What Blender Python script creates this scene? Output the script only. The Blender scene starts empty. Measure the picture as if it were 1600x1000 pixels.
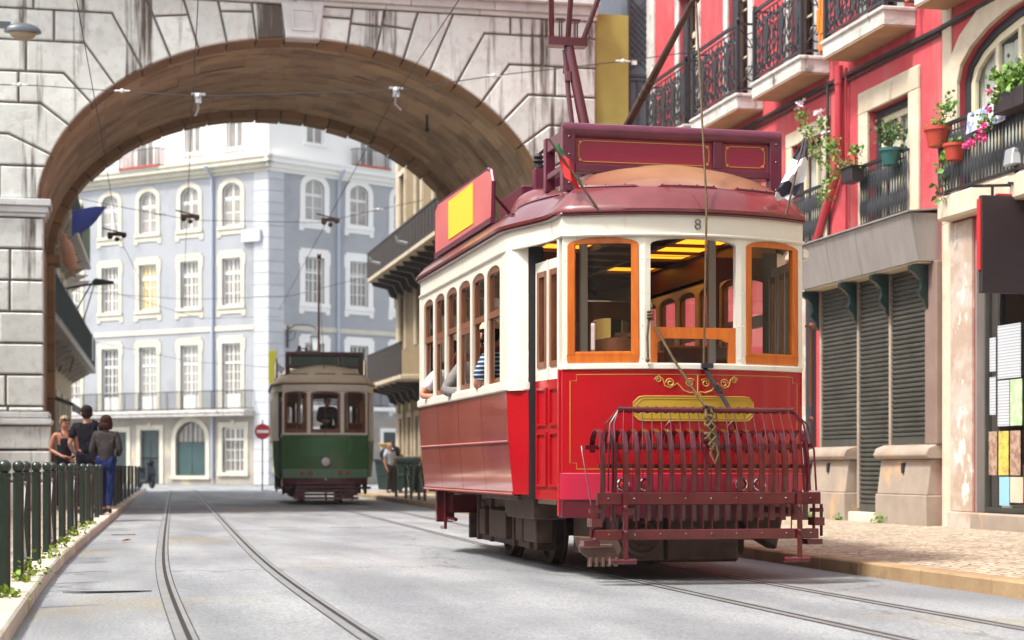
import bpy, bmesh, math, random
from mathutils import Vector as V, Matrix as MX
R = math.radians
random.seed(7)
sc = bpy.context.scene
col = sc.collection

# ------------------------------------------------------------------ camera, sky, sun, exposure
cam = bpy.data.cameras.new('camera')
cam.sensor_width = 36.0
cam.lens = 63.0
cam.shift_y = 0.14375
cam.clip_start = 0.1
cam.clip_end = 600
cam.dof.use_dof = True
cam.dof.focus_distance = 14.0
cam.dof.aperture_fstop = 2.6
co = bpy.data.objects.new('camera', cam)
col.objects.link(co)
co.location = (0, 0, 0.874)
co.rotation_euler = (R(90), 0, R(-12.72))
sc.camera = co

SUN_EL, SUN_AZ = 58, 250           # azimuth clockwise from +Y (the street's axis): high, from the left
world = bpy.data.worlds.new('World')
sc.world = world
world.use_nodes = True
wn = world.node_tree
sky = wn.nodes.new('ShaderNodeTexSky')
sky.sky_type = 'NISHITA'
sky.sun_disc = False
sky.sun_elevation = R(SUN_EL)
sky.sun_rotation = R(SUN_AZ)
sky.air_density = 1.0
sky.dust_density = 3.0
hz = wn.nodes.new('ShaderNodeHueSaturation')          # hazy, paler sky
hz.inputs['Saturation'].default_value = .34
wn.links.new(sky.outputs[0], hz.inputs['Color'])
wn.links.new(hz.outputs[0], wn.nodes['Background'].inputs[0])
wn.nodes['Background'].inputs[1].default_value = 0.15
sl = bpy.data.lights.new('sun', 'SUN')
sl.energy = 2.5
sl.angle = R(8)
sl.color = (1.0, 0.965, 0.89)
so = bpy.data.objects.new('sun', sl)
col.objects.link(so)
_d = V((math.sin(R(SUN_AZ)) * math.cos(R(SUN_EL)), math.cos(R(SUN_AZ)) * math.cos(R(SUN_EL)), math.sin(R(SUN_EL))))
so.rotation_euler = _d.to_track_quat('Z', 'Y').to_euler()
so.location = _d * 60
sc.view_settings.view_transform = 'Standard'
sc.view_settings.look = 'None'
sc.view_settings.exposure = 1.15
sc.view_settings.gamma = 1.0
sc.view_settings.use_curve_mapping = False
sc.cycles.max_bounces = 8
sc.cycles.transparent_max_bounces = 12

# ------------------------------------------------------------------ materials
def mat(name, c, rough=.6, c2=None, scale=3, lo=.35, hi=.65, bump=0, bscale=40, bdist=.01, island=0, metal=0, coat=0,
        stretch=(1, 1, 1), dirt=None, spec=.5, emit=0, bvor=False, c3=None):
    m = bpy.data.materials.new(name)
    m.use_nodes = True
    nt = m.node_tree
    N, L = nt.nodes, nt.links
    b = N['Principled BSDF']
    b.inputs['Roughness'].default_value = rough
    b.inputs['Metallic'].default_value = metal
    b.inputs['Specular IOR Level'].default_value = spec
    b.inputs['Coat Weight'].default_value = coat
    b.inputs['Coat Roughness'].default_value = .06
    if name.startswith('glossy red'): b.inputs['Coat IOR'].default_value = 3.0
    tc = N.new('ShaderNodeTexCoord')
    mp = N.new('ShaderNodeMapping')
    mp.inputs['Scale'].default_value = stretch
    L.new(tc.outputs['Object'], mp.inputs[0])
    vec = mp.outputs[0]
    geo = N.new('ShaderNodeNewGeometry')
    def rgb(x): return (x[0], x[1], x[2], 1)
    def noise(s, det=5, rgh=.6, v=None):
        n = N.new('ShaderNodeTexNoise')
        n.inputs['Scale'].default_value = s
        n.inputs['Detail'].default_value = det
        n.inputs['Roughness'].default_value = rgh
        L.new(v or vec, n.inputs['Vector'])
        return n
    def ramp(src, a, d, ca, cb):
        r = N.new('ShaderNodeValToRGB')
        r.color_ramp.elements[0].position = a
        r.color_ramp.elements[1].position = d
        r.color_ramp.elements[0].color = rgb(ca)
        r.color_ramp.elements[1].color = rgb(cb)
        L.new(src, r.inputs[0])
        return r
    def mix(f, A, B, mode='MIX'):
        x = N.new('ShaderNodeMix')
        x.data_type = 'RGBA'
        x.blend_type = mode
        if isinstance(f, (int, float)): x.inputs[0].default_value = f
        else: L.new(f, x.inputs[0])
        for i, s in ((6, A), (7, B)):
            if isinstance(s, tuple): x.inputs[i].default_value = rgb(s)
            else: L.new(s, x.inputs[i])
        return x.outputs[2]
    out = None
    if c2:
        out = ramp(noise(scale).outputs[0], lo, hi, c, c2).outputs[0]
    if c3:
        r = ramp(noise(scale * 4.3, 3).outputs[0], .5, .68, (0, 0, 0), (1, 1, 1))
        out = mix(r.outputs[0], out if out else c, c3)
    if dirt:
        dc, ds, dstr, dl, dh = dirt
        m2 = N.new('ShaderNodeMapping')
        m2.inputs['Scale'].default_value = dstr
        m2.inputs['Location'].default_value = (3.3, 1.7, 5.1)
        L.new(tc.outputs['Object'], m2.inputs[0])
        r = ramp(noise(ds, 8, .65, m2.outputs[0]).outputs[0], dl, dh, (0, 0, 0), (1, 1, 1))
        out = mix(r.outputs[0], out if out else c, dc)
    if island:
        mr = N.new('ShaderNodeMapRange')
        mr.inputs[3].default_value = 1 - island
        mr.inputs[4].default_value = 1 + island
        L.new(geo.outputs['Random Per Island'], mr.inputs[0])
        h = N.new('ShaderNodeHueSaturation')
        L.new(mr.outputs[0], h.inputs['Value'])
        if out: L.new(out, h.inputs['Color'])
        else: h.inputs['Color'].default_value = rgb(c)
        out = h.outputs[0]
    if out: L.new(out, b.inputs['Base Color'])
    else: b.inputs['Base Color'].default_value = rgb(c)
    if bump:
        if bvor:
            n = N.new('ShaderNodeTexVoronoi')
            n.feature = 'DISTANCE_TO_EDGE'
            n.inputs['Scale'].default_value = bscale
            L.new(vec, n.inputs['Vector'])
        else:
            n = noise(bscale, 6)
        bp = N.new('ShaderNodeBump')
        bp.inputs['Strength'].default_value = bump
        bp.inputs['Distance'].default_value = bdist
        L.new(n.outputs[0], bp.inputs['Height'])
        L.new(bp.outputs[0], b.inputs['Normal'])
    if emit:
        b.inputs['Emission Strength'].default_value = emit
        if out: L.new(out, b.inputs['Emission Color'])
        else: b.inputs['Emission Color'].default_value = rgb(c)
    return m

def glass(name, tint=(.9, .92, .92), fac=1.0, base=.06):
    m = bpy.data.materials.new(name)
    m.use_nodes = True
    nt = m.node_tree
    N, L = nt.nodes, nt.links
    N.remove(N['Principled BSDF'])
    t = N.new('ShaderNodeBsdfTransparent')
    t.inputs[0].default_value = (*tint, 1)
    g = N.new('ShaderNodeBsdfGlossy')
    g.inputs['Roughness'].default_value = .02
    lw = N.new('ShaderNodeLayerWeight')
    fr = N.new('ShaderNodeMath')
    fr.operation = 'POWER'
    fr.inputs[1].default_value = 4.0
    L.new(lw.outputs['Facing'], fr.inputs[0])
    ma = N.new('ShaderNodeMath')
    ma.operation = 'MULTIPLY_ADD'
    ma.use_clamp = True
    ma.inputs[1].default_value = fac
    ma.inputs[2].default_value = base
    L.new(fr.outputs[0], ma.inputs[0])
    mx = N.new('ShaderNodeMixShader')
    L.new(ma.outputs[0], mx.inputs[0])
    L.new(t.outputs[0], mx.inputs[1])
    L.new(g.outputs[0], mx.inputs[2])
    L.new(mx.outputs[0], N['Material Output'].inputs[0])
    return m

def cobble(name, c, c2, joint, scale):
    m = mat(name, c, .8, c2, 1.2, .3, .7)
    nt = m.node_tree
    N, L = nt.nodes, nt.links
    b = N['Principled BSDF']
    old = b.inputs['Base Color'].links[0].from_socket
    tc = N.new('ShaderNodeTexCoord')
    nz = N.new('ShaderNodeTexNoise'); nz.inputs['Scale'].default_value = 5
    L.new(tc.outputs['Object'], nz.inputs['Vector'])
    ad = N.new('ShaderNodeVectorMath'); ad.operation = 'MULTIPLY_ADD'
    ad.inputs[1].default_value = (.06, .06, .06)
    L.new(nz.outputs['Color'], ad.inputs[0]); L.new(tc.outputs['Object'], ad.inputs[2])
    v1 = N.new('ShaderNodeTexVoronoi'); v1.feature = 'DISTANCE_TO_EDGE'; v1.inputs['Scale'].default_value = scale
    v1.inputs['Randomness'].default_value = .55
    v2 = N.new('ShaderNodeTexVoronoi'); v2.inputs['Scale'].default_value = scale
    v2.inputs['Randomness'].default_value = .55
    L.new(ad.outputs[0], v1.inputs['Vector']); L.new(ad.outputs[0], v2.inputs['Vector'])
    hs = N.new('ShaderNodeHueSaturation')
    sep = N.new('ShaderNodeSeparateColor'); L.new(v2.outputs['Color'], sep.inputs[0])
    mr = N.new('ShaderNodeMapRange'); mr.inputs[3].default_value = .7; mr.inputs[4].default_value = 1.2
    L.new(sep.outputs[0], mr.inputs[0]); L.new(mr.outputs[0], hs.inputs['Value']); L.new(old, hs.inputs['Color'])
    r = N.new('ShaderNodeValToRGB')
    r.color_ramp.elements[0].position = .02; r.color_ramp.elements[1].position = .13
    L.new(v1.outputs['Distance'], r.inputs[0])
    mx = N.new('ShaderNodeMix'); mx.data_type = 'RGBA'
    L.new(r.outputs[0], mx.inputs[0]); mx.inputs[6].default_value = (*joint, 1); L.new(hs.outputs[0], mx.inputs[7])
    L.new(mx.outputs[2], b.inputs['Base Color'])
    bp = N.new('ShaderNodeBump'); bp.inputs['Strength'].default_value = .8; bp.inputs['Distance'].default_value = .02
    L.new(r.outputs[0], bp.inputs['Height']); L.new(bp.outputs[0], b.inputs['Normal'])
    return m

def asphalt():
    m = mat('asphalt', (.25, .258, .265), .78, (.33, .34, .35), .5, .3, .7, bump=.7, bscale=110, bdist=.006, dirt=((.34, .295, .20), .42, (1, .5, 1), .56, .70))
    N, L = m.node_tree.nodes, m.node_tree.links
    b = N['Principled BSDF']; cur = b.inputs['Base Color'].links[0].from_socket
    tc = N.new('ShaderNodeTexCoord')
    def layer(cur, sc, det, stretch, lo, hi, ca, cb, mode='MULTIPLY', vor=False, fac=1):
        mp = N.new('ShaderNodeMapping'); mp.inputs['Scale'].default_value = stretch; L.new(tc.outputs['Object'], mp.inputs[0])
        n = N.new('ShaderNodeTexVoronoi' if vor else 'ShaderNodeTexNoise'); n.inputs['Scale'].default_value = sc
        if vor:
            n.feature = 'DISTANCE_TO_EDGE'
            nz = N.new('ShaderNodeTexNoise'); nz.inputs['Scale'].default_value = 3; nz.inputs['Detail'].default_value = 6; L.new(mp.outputs[0], nz.inputs['Vector'])
            ad = N.new('ShaderNodeVectorMath'); ad.operation = 'MULTIPLY_ADD'; ad.inputs[1].default_value = (.8, .8, .8); L.new(nz.outputs['Color'], ad.inputs[0]); L.new(mp.outputs[0], ad.inputs[2]); L.new(ad.outputs[0], n.inputs['Vector'])
        else: n.inputs['Detail'].default_value = det; L.new(mp.outputs[0], n.inputs['Vector'])
        r = N.new('ShaderNodeValToRGB'); r.color_ramp.elements[0].position = lo; r.color_ramp.elements[1].position = hi
        r.color_ramp.elements[0].color = (*ca, 1); r.color_ramp.elements[1].color = (*cb, 1); L.new(n.outputs[0], r.inputs[0])
        x = N.new('ShaderNodeMix'); x.data_type = 'RGBA'; x.blend_type = mode; x.inputs[0].default_value = fac; L.new(cur, x.inputs[6]); L.new(r.outputs[0], x.inputs[7]); return x.outputs[2]
    cur = layer(cur, 55, 3, (1, 1, 1), .35, .62, (.66, .66, .66), (1.12, 1.12, 1.12))          # aggregate
    cur = layer(cur, 190, 2, (1, 1, 1), .38, .60, (.72, .72, .72), (1.15, 1.15, 1.15))
    cur = layer(cur, 1.3, 7, (1, .22, 1), .38, .64, (.72, .72, .74), (1.10, 1.10, 1.09))       # wheel-worn streaks along the street
    cur = layer(cur, .22, 0, (1, .5, 1), 0.0, .006, (.62, .60, .58), (1, 1, 1), vor=True)        # cracks and patch seams
    L.new(cur, b.inputs['Base Color'])
    return m

K = dict(
    asphalt=asphalt(),
    cobble=cobble('limestone cobbles', (.42, .33, .235), (.52, .43, .33), (.20, .14, .09), 8.5),
    cobble_far=cobble('pale cobbles', (.42, .37, .30), (.52, .46, .38), (.2, .16, .12), 9),
    kerb=mat('kerb stone', (.50, .43, .33), .8, (.62, .56, .46), 2.5, bump=.5, bscale=35, island=.12, dirt=((.22, .17, .10), 3, (1, 1, 1), .56, .72)),
    kerb_warm=mat('ochre kerb stone', (.27, .17, .085), .8, (.38, .26, .14), 2.5, bump=.5, bscale=35, island=.1, dirt=((.2, .12, .06), 3, (1, 1, 1), .55, .7)),
    rail=mat('rail steel', (.25, .25, .255), .5, (.19, .185, .18), 3, metal=.15, bump=.1),
    groove=mat('rail groove', (.02, .018, .016), .9),
    stone=mat('pale ashlar', (.70, .73, .68), .8, (.55, .57, .53), 1.3, bump=.4, bscale=18, bdist=.02, island=.13, c3=(.52, .52, .48),
              dirt=((.085, .062, .045), 1.0, (3.0, 1, .17), .54, .63)),
    stone_clean=mat('carved limestone', (.62, .63, .615), .75, (.50, .505, .49), 2, bump=.3, bscale=20, island=.05,
                    dirt=((.30, .27, .24), 2.3, (2.4, 1, .5), .60, .75)),
    mortar=mat('stained joint', (.13, .11, .10), .95, (.22, .19, .17), 4),
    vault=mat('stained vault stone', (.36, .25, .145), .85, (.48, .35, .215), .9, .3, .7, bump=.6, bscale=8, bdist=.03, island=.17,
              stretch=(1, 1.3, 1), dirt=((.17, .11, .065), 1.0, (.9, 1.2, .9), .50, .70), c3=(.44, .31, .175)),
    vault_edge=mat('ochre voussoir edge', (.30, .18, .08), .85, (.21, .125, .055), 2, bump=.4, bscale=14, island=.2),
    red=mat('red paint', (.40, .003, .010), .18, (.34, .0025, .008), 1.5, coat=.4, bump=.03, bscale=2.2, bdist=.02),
    red_side=mat('glossy red side with reflection tint', (.74, .17, .13), .10, (.66, .12, .09), 1.5, metal=.5, coat=1, spec=1, bump=.10, bscale=1.8, bdist=.03),  # coppery pink metal tint stands in for the bright street's reflection
    red_band=mat('red paint with reflection tint', (.42, .014, .045), .22, coat=.5, bump=.05, bscale=3, bdist=.02),  # body red made pinker, painting in the reflection off the ground
    red_dark=mat('dark red paint', (.085, .005, .012), .3, coat=.3),
    maroon=mat('maroon paint', (.085, .008, .024), .32, (.12, .014, .036), 6, coat=.3, bump=.12, bscale=40),
    fend=mat('maroon iron paint', (.070, .004, .008), .26, (.10, .007, .012), 9, coat=.8, spec=.3, bump=.03, bscale=60),
    roof=mat('faded maroon roof', (.27, .045, .06), .42, (.33, .085, .09), 2.2, bump=.15, bscale=14, bdist=.02, coat=.15,
             dirt=((.42, .22, .12), 1.1, (1, 1, 1), .50, .64)),
    roof_band=mat('maroon roof edge', (.13, .016, .018), .3, (.18, .034, .034), 3, bump=.12, bscale=9, coat=.6),
    cream=mat('cream paint', (.77, .73, .63), .34, (.70, .65, .55), 2.2, coat=.25, bump=.10, bscale=5, bdist=.01, dirt=((.46, .33, .18), 4.5, (1.8, 1.8, .3), .62, .78)),
    white=mat('white paint', (.82, .82, .82), .3, coat=.2),
    orange=mat('varnished orange wood', (.60, .15, .012), .3, (.48, .10, .008), 6, stretch=(4, 4, .7), coat=.4),
    brown=mat('brown varnished wood', (.22, .075, .028), .35, (.15, .045, .018), 7, stretch=(4, 4, .7), coat=.3),
    inside=mat('cabin dark wood', (.12, .035, .018), .45, (.085, .024, .012), 5),
    inside_red=mat('cabin mahogany', (.20, .032, .02), .4),
    lamp=mat('amber lamp glass', (1.0, .36, .015), .5, emit=1.0),
    gold=mat('gold line', (.50, .29, .045), .4),
    yellow=mat('yellow plaque', (.47, .29, .018), .4, (.40, .24, .015), 3),
    board_red=mat('dark cherry panel', (.26, .008, .04), .35, coat=.2),
    ad_red=mat('faded red panel', (.55, .13, .12), .4, (.50, .10, .10), 2),
    ad_yellow=mat('yellow panel', (.82, .52, .02), .4),
    black=mat('black metal', (.018, .018, .02), .5),
    under=mat('rust brown iron', (.048, .021, .013), .65, (.085, .045, .030), 8, bump=.3, bscale=30),
    under_tan=mat('dusty brown iron', (.15, .085, .058), .7, (.09, .05, .035), 8),
    chrome=mat('chrome', (.8, .8, .8), .12, metal=1),
    redlens=mat('red lamp lens', (.55, .02, .01), .15, coat=.5),
    rope=mat('hemp rope', (.075, .045, .018), .9, (.14, .09, .04), 30),
    glass=glass('window glass', (.86, .88, .86), 1.0, .06),
    glass_clear=glass('clear pane', (.90, .91, .90), .8, .03),
    # green tram
    green=mat('green paint', (.045, .15, .05), .22, (.036, .125, .04), 2, coat=.5),
    green_band=mat('pale green paint', (.13, .24, .15), .3),
    green_board=mat('deep green panel', (.02, .055, .025), .35),
    green_plq=mat('mid green plaque', (.035, .17, .045), .35),
    tan_roof=mat('tan roof', (.46, .36, .22), .55, (.54, .44, .30), 2),
    # street
    bollard=mat('dark green iron', (.014, .026, .018), .3, (.02, .034, .024), 6, coat=.3),
    galv=mat('galvanised bar', (.42, .44, .46), .45, metal=.5),
    iron=mat('painted wrought iron', (.018, .020, .024), .45, (.028, .030, .036), 8),
    leaf=mat('leaf', (.075, .18, .018), .6, (.15, .27, .03), 6, island=.5),
    leaf_dark=mat('dark leaf', (.04, .10, .02), .6, (.07, .15, .03), 6, island=.35),
    weed=mat('weed leaf', (.11, .22, .015), .65, (.22, .26, .02), 6, island=.4),
    stem=mat('stem', (.12, .08, .03), .8),
    petal=mat('pink petal', (.75, .06, .25), .6, island=.3),
    petal_white=mat('white petal', (.80, .66, .70), .6, island=.15),
    terracotta=mat('red clay pot', (.42, .05, .025), .5),
    greenpot=mat('teal pot', (.02, .10, .09), .4),
    # right building
    pink=mat('red limewash', (.47, .045, .056), .8, (.52, .068, .078), .9, bump=.25, bscale=25, bdist=.006, dirt=((.40, .15, .14), 1.4, (1.8, 1.8, .32), .54, .74), c3=(.56, .075, .09)),
    trim=mat('worn limestone trim', (.60, .52, .40), .8, (.52, .42, .30), 2.5, bump=.35, bscale=16, island=.08,
             dirt=((.26, .18, .10), 2.6, (1, 1, .7), .60, .74)),
    peel=mat('peeling plaster', (.50, .42, .36), .85, (.40, .29, .22), 2.2, .42, .58, bump=.5, bscale=10, bdist=.02, dirt=((.68, .62, .54), 2.7, (1, 1, .7), .56, .62)),
    slab=mat('weathered balcony stone', (.60, .57, .54), .85, (.46, .42, .38), 3, bump=.6, bscale=16, bdist=.02, dirt=((.12, .10, .09), 5, (1, 1, .6), .58, .70)),
    slab_under=mat('balcony soffit with bounce tint', (.44, .27, .15), .85, (.36, .21, .11), 2),  # brown paints in the warm light bounced up under the slabs
    zinc=mat('weathered zinc', (.25, .225, .21), .5, (.32, .29, .27), 1.6, stretch=(3, 3, .5), bump=.1, bscale=8, metal=.15),
    shutter=mat('roller shutter', (.055, .055, .046), .5, (.080, .078, .066), 2, metal=.15, bump=.1, bscale=6, dirt=((.05, .045, .035), 2, (1, 2, .5), .55, .7)),
    bay=mat('bay sandstone', (.27, .215, .17), .8, (.36, .29, .23), 2, bump=.4, bscale=25, dirt=((.56, .32, .16), 2.2, (1, 1, .6), .58, .72)),
    baywood=mat('brown bay pilaster', (.20, .13, .105), .6, (.24, .165, .135), 3),
    bracket=mat('green bracket', (.004, .018, .015), .4),
    cream_wood=mat('cream window wood', (.66, .58, .40), .45, coat=.1),
    dark_frame=mat('slate window frame', (.03, .032, .04), .5),
    curtain=mat('net curtain', (.80, .80, .75), .9, (.62, .62, .57), 5, stretch=(9, 9, .2)),
    room=mat('dim room wall', (.06, .05, .045), .9),
    mustard=mat('mustard plaster', (.35, .295, .065), .85, (.28, .235, .05), 1.4, bump=.2, bscale=12, dirt=((.22, .17, .05), 1.6, (1.5, 1.5, .4), .6, .75)),
    slate=mat('slate blue wood', (.075, .085, .11), .55, (.10, .11, .14), 4),
    sign=mat('dark brown sign board', (.026, .016, .018), .55),
    sign_red=mat('red sign edge', (.5, .02, .025), .5),
    pipe=mat('red drainpipe paint', (.42, .03, .045), .5),
    paper=mat('notice paper', (.46, .48, .50), .8, (.32, .335, .365), 22, .45, .6, stretch=(1, .3, 1.6), c3=(.55, .58, .62)),
    paper_g=mat('green notice', (.36, .50, .26), .8, (.55, .62, .42), 14, .42, .6, c3=(.30, .42, .30)),
    paper_y=mat('yellow poster', (.58, .46, .05), .8, (.36, .26, .05), 12, .45, .6, c3=(.62, .56, .25)),
    paper_b=mat('blue poster', (.25, .48, .68), .8),
    paper_r=mat('brown poster', (.26, .14, .10), .8, (.46, .32, .22), 14, .42, .58, c3=(.18, .12, .10)),
    gold_pole=mat('orange pole', (.62, .20, .015), .5),
    # grey house, left and right houses behind the arch
    tile=mat('grey blue tiles', (.30, .31, .33), .5, (.355, .365, .385), .5, .3, .7, bump=.15, bscale=5, dirt=((.255, .26, .28), .6, (1, 1, .6), .52, .7), c3=(.33, .34, .365)),
    quoin=mat('white quoin stone', (.50, .51, .54), .8, (.45, .46, .48), 1.5, island=.06),
    gtrim=mat('pale window surround', (.57, .54, .45), .8, (.50, .465, .375), 2),
    gbase=mat('worn lower wall', (.36, .325, .28), .85, (.27, .24, .21), .9, dirt=((.55, .46, .30), .8, (1, 1, .6), .55, .7)),
    attic=mat('pale pink attic wall', (.76, .68, .66), .85, (.70, .62, .60), .6),
    attic_w=mat('white attic stone', (.80, .79, .76), .8),
    wwood=mat('white sash wood', (.74, .74, .70), .5),
    gpane=mat('dim window pane', (.20, .175, .155), .12, (.30, .27, .24), 1.5, coat=.5, island=.3),
    gpane_d=mat('dark pane', (.09, .085, .085), .10, (.14, .13, .12), 1.5, coat=.5, island=.2),
    gpane_l=mat('pane with white blind', (.36, .35, .32), .2, (.28, .27, .25), 4, coat=.4, island=.15),
    gpane_y=mat('pane with yellow curtain', (.50, .38, .12), .2, (.40, .30, .10), 5, coat=.4),
    gdoor=mat('dark green door', (.018, .035, .035), .4),
    gdoor2=mat('teal shop shutter', (.022, .055, .055), .35, (.03, .07, .07), 1.5),
    zpipe=mat('pale blue drainpipe', (.36, .41, .50), .5),
    ochre=mat('ochre plaster', (.27, .20, .105), .85, (.22, .16, .085), 1.1, dirt=((.24, .16, .08), 1.4, (1, 1, .6), .58, .74)),
    ochre2=mat('pale ochre stone', (.52, .42, .27), .85, (.44, .34, .20), 1.4),
    darkwood=mat('dark balcony timber', (.026, .017, .014), .6, (.042, .028, .022), 5),
    net=mat('green balcony net', (.10, .14, .03), .9, (.06, .09, .02), 10),
    bin=mat('dark green bin plastic', (.012, .035, .03), .4),
    binlid=mat('yellow bin lid', (.75, .45, .01), .4),
    bag=mat('black bin bag', (.015, .015, .018), .25, bump=.6, bscale=9, bdist=.03),
    wire=mat('overhead wire', (.03, .03, .033), .7),
    insul=mat('porcelain insulator', (.62, .62, .60), .3),
    lampmetal=mat('grey lamp housing', (.06, .07, .085), .4, (.08, .09, .105), 4),
    lampglass=mat('lamp bowl', (.28, .22, .14), .2, (.34, .27, .18), 5),
    lampwhite=mat('lantern glass', (.62, .64, .62), .2),
    redsign=mat('red road sign', (.40, .02, .03), .5),
    yelsign=mat('yellow sign plate', (.48, .45, .04), .5),
    flagred=mat('red flag cloth', (.60, .02, .02), .8, (.5, .015, .02), 4), flaggreen=mat('green flag cloth', (.01, .17, .05), .8),
    flagw=mat('white flag cloth', (.70, .70, .72), .8), flagk=mat('black flag cloth', (.03, .03, .05), .8),
    flagblue=mat('blue flag cloth', (.08, .13, .60), .8, (.10, .16, .70), 3),
    peach=mat('peach cloth', (.80, .46, .30), .8, (.72, .40, .26), 4),
    towel=mat('blue and white cloth', (.60, .60, .66), .9, (.22, .24, .45), 7, .48, .54),
    # people
    skin=mat('skin', (.46, .23, .15), .55), skin2=mat('tanned skin', (.40, .17, .10), .55),
    hair=mat('dark brown hair', (.010, .006, .005), .75, (.02, .011, .008), 30, bump=.9, bscale=45, stretch=(1, 1, .3), bdist=.02, spec=.15), hair_r=mat('auburn hair', (.028, .009, .007), .75, (.05, .016, .010), 30, bump=.9, bscale=45, stretch=(1, 1, .3), bdist=.02, spec=.15),
    hair_b=mat('fair hair', (.30, .20, .11), .6, (.22, .14, .08), 30, bump=.4, bscale=60),
    cblack=mat('black cloth', (.012, .010, .016), .95, bump=.8, bscale=9, bdist=.05, spec=.2), cgrey=mat('grey brown cloth', (.040, .034, .034), .95, (.050, .043, .042), 20, bump=.8, bscale=8, bdist=.05, spec=.2),
    jeans=mat('blue denim', (.008, .016, .075), .95, (.012, .024, .10), 12, bump=.8, bscale=9, bdist=.05, spec=.2), cwhite=mat('white cloth', (.72, .72, .74), .9),
    cknit=mat('grey knit', (.14, .13, .12), .9, (.22, .2, .19), 40), cap=mat('beige cap cloth', (.56, .46, .30), .9),
    shades=mat('dark sunglasses', (.02, .02, .022), .2), shoe=mat('dark shoe', (.02, .018, .018), .6),
)

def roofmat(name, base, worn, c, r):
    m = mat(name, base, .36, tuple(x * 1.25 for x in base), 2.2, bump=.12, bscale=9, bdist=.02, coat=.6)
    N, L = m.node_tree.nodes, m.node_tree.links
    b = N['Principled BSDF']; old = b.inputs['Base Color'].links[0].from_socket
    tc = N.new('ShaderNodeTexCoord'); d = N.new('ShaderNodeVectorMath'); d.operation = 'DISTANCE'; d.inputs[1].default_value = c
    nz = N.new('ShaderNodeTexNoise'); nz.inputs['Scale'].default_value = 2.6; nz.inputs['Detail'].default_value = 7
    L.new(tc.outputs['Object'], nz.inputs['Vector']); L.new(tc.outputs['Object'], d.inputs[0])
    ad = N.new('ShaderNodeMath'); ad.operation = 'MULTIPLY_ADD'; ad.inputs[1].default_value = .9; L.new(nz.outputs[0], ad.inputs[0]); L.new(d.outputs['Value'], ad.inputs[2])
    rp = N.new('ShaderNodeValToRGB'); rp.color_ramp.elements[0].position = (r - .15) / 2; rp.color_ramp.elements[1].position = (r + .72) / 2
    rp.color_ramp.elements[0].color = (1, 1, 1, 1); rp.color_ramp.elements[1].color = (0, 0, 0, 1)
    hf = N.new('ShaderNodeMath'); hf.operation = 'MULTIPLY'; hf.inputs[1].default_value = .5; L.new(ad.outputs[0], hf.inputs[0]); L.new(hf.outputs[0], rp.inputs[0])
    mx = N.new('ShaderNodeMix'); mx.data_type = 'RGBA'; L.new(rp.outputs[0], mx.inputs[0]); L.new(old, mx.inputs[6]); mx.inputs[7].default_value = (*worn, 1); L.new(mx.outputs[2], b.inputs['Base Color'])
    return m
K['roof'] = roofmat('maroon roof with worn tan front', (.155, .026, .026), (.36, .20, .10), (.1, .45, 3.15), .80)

def stripes(name, ca, cb, per):
    m = mat(name, ca, .9)
    N, L = m.node_tree.nodes, m.node_tree.links
    tc = N.new('ShaderNodeTexCoord'); w = N.new('ShaderNodeTexWave')
    w.bands_direction = 'Z'; w.inputs['Scale'].default_value = per; w.inputs['Distortion'].default_value = .6
    L.new(tc.outputs['Object'], w.inputs['Vector'])
    r = N.new('ShaderNodeValToRGB')
    r.color_ramp.elements[0].position = .72; r.color_ramp.elements[1].position = .8
    r.color_ramp.elements[0].color = (*ca, 1); r.color_ramp.elements[1].color = (*cb, 1)
    L.new(w.outputs[0], r.inputs[0]); L.new(r.outputs[0], N['Principled BSDF'].inputs['Base Color'])
    return m
K['paper'] = stripes('printed notice', (.50, .52, .54), (.27, .28, .31), 9)
K['shop_glass'] = glass('shop glass', (.86, .88, .88), 1.0, .16)
K['stripe'] = stripes('navy striped cloth', (.015, .035, .10), (.45, .55, .62), 8)

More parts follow.
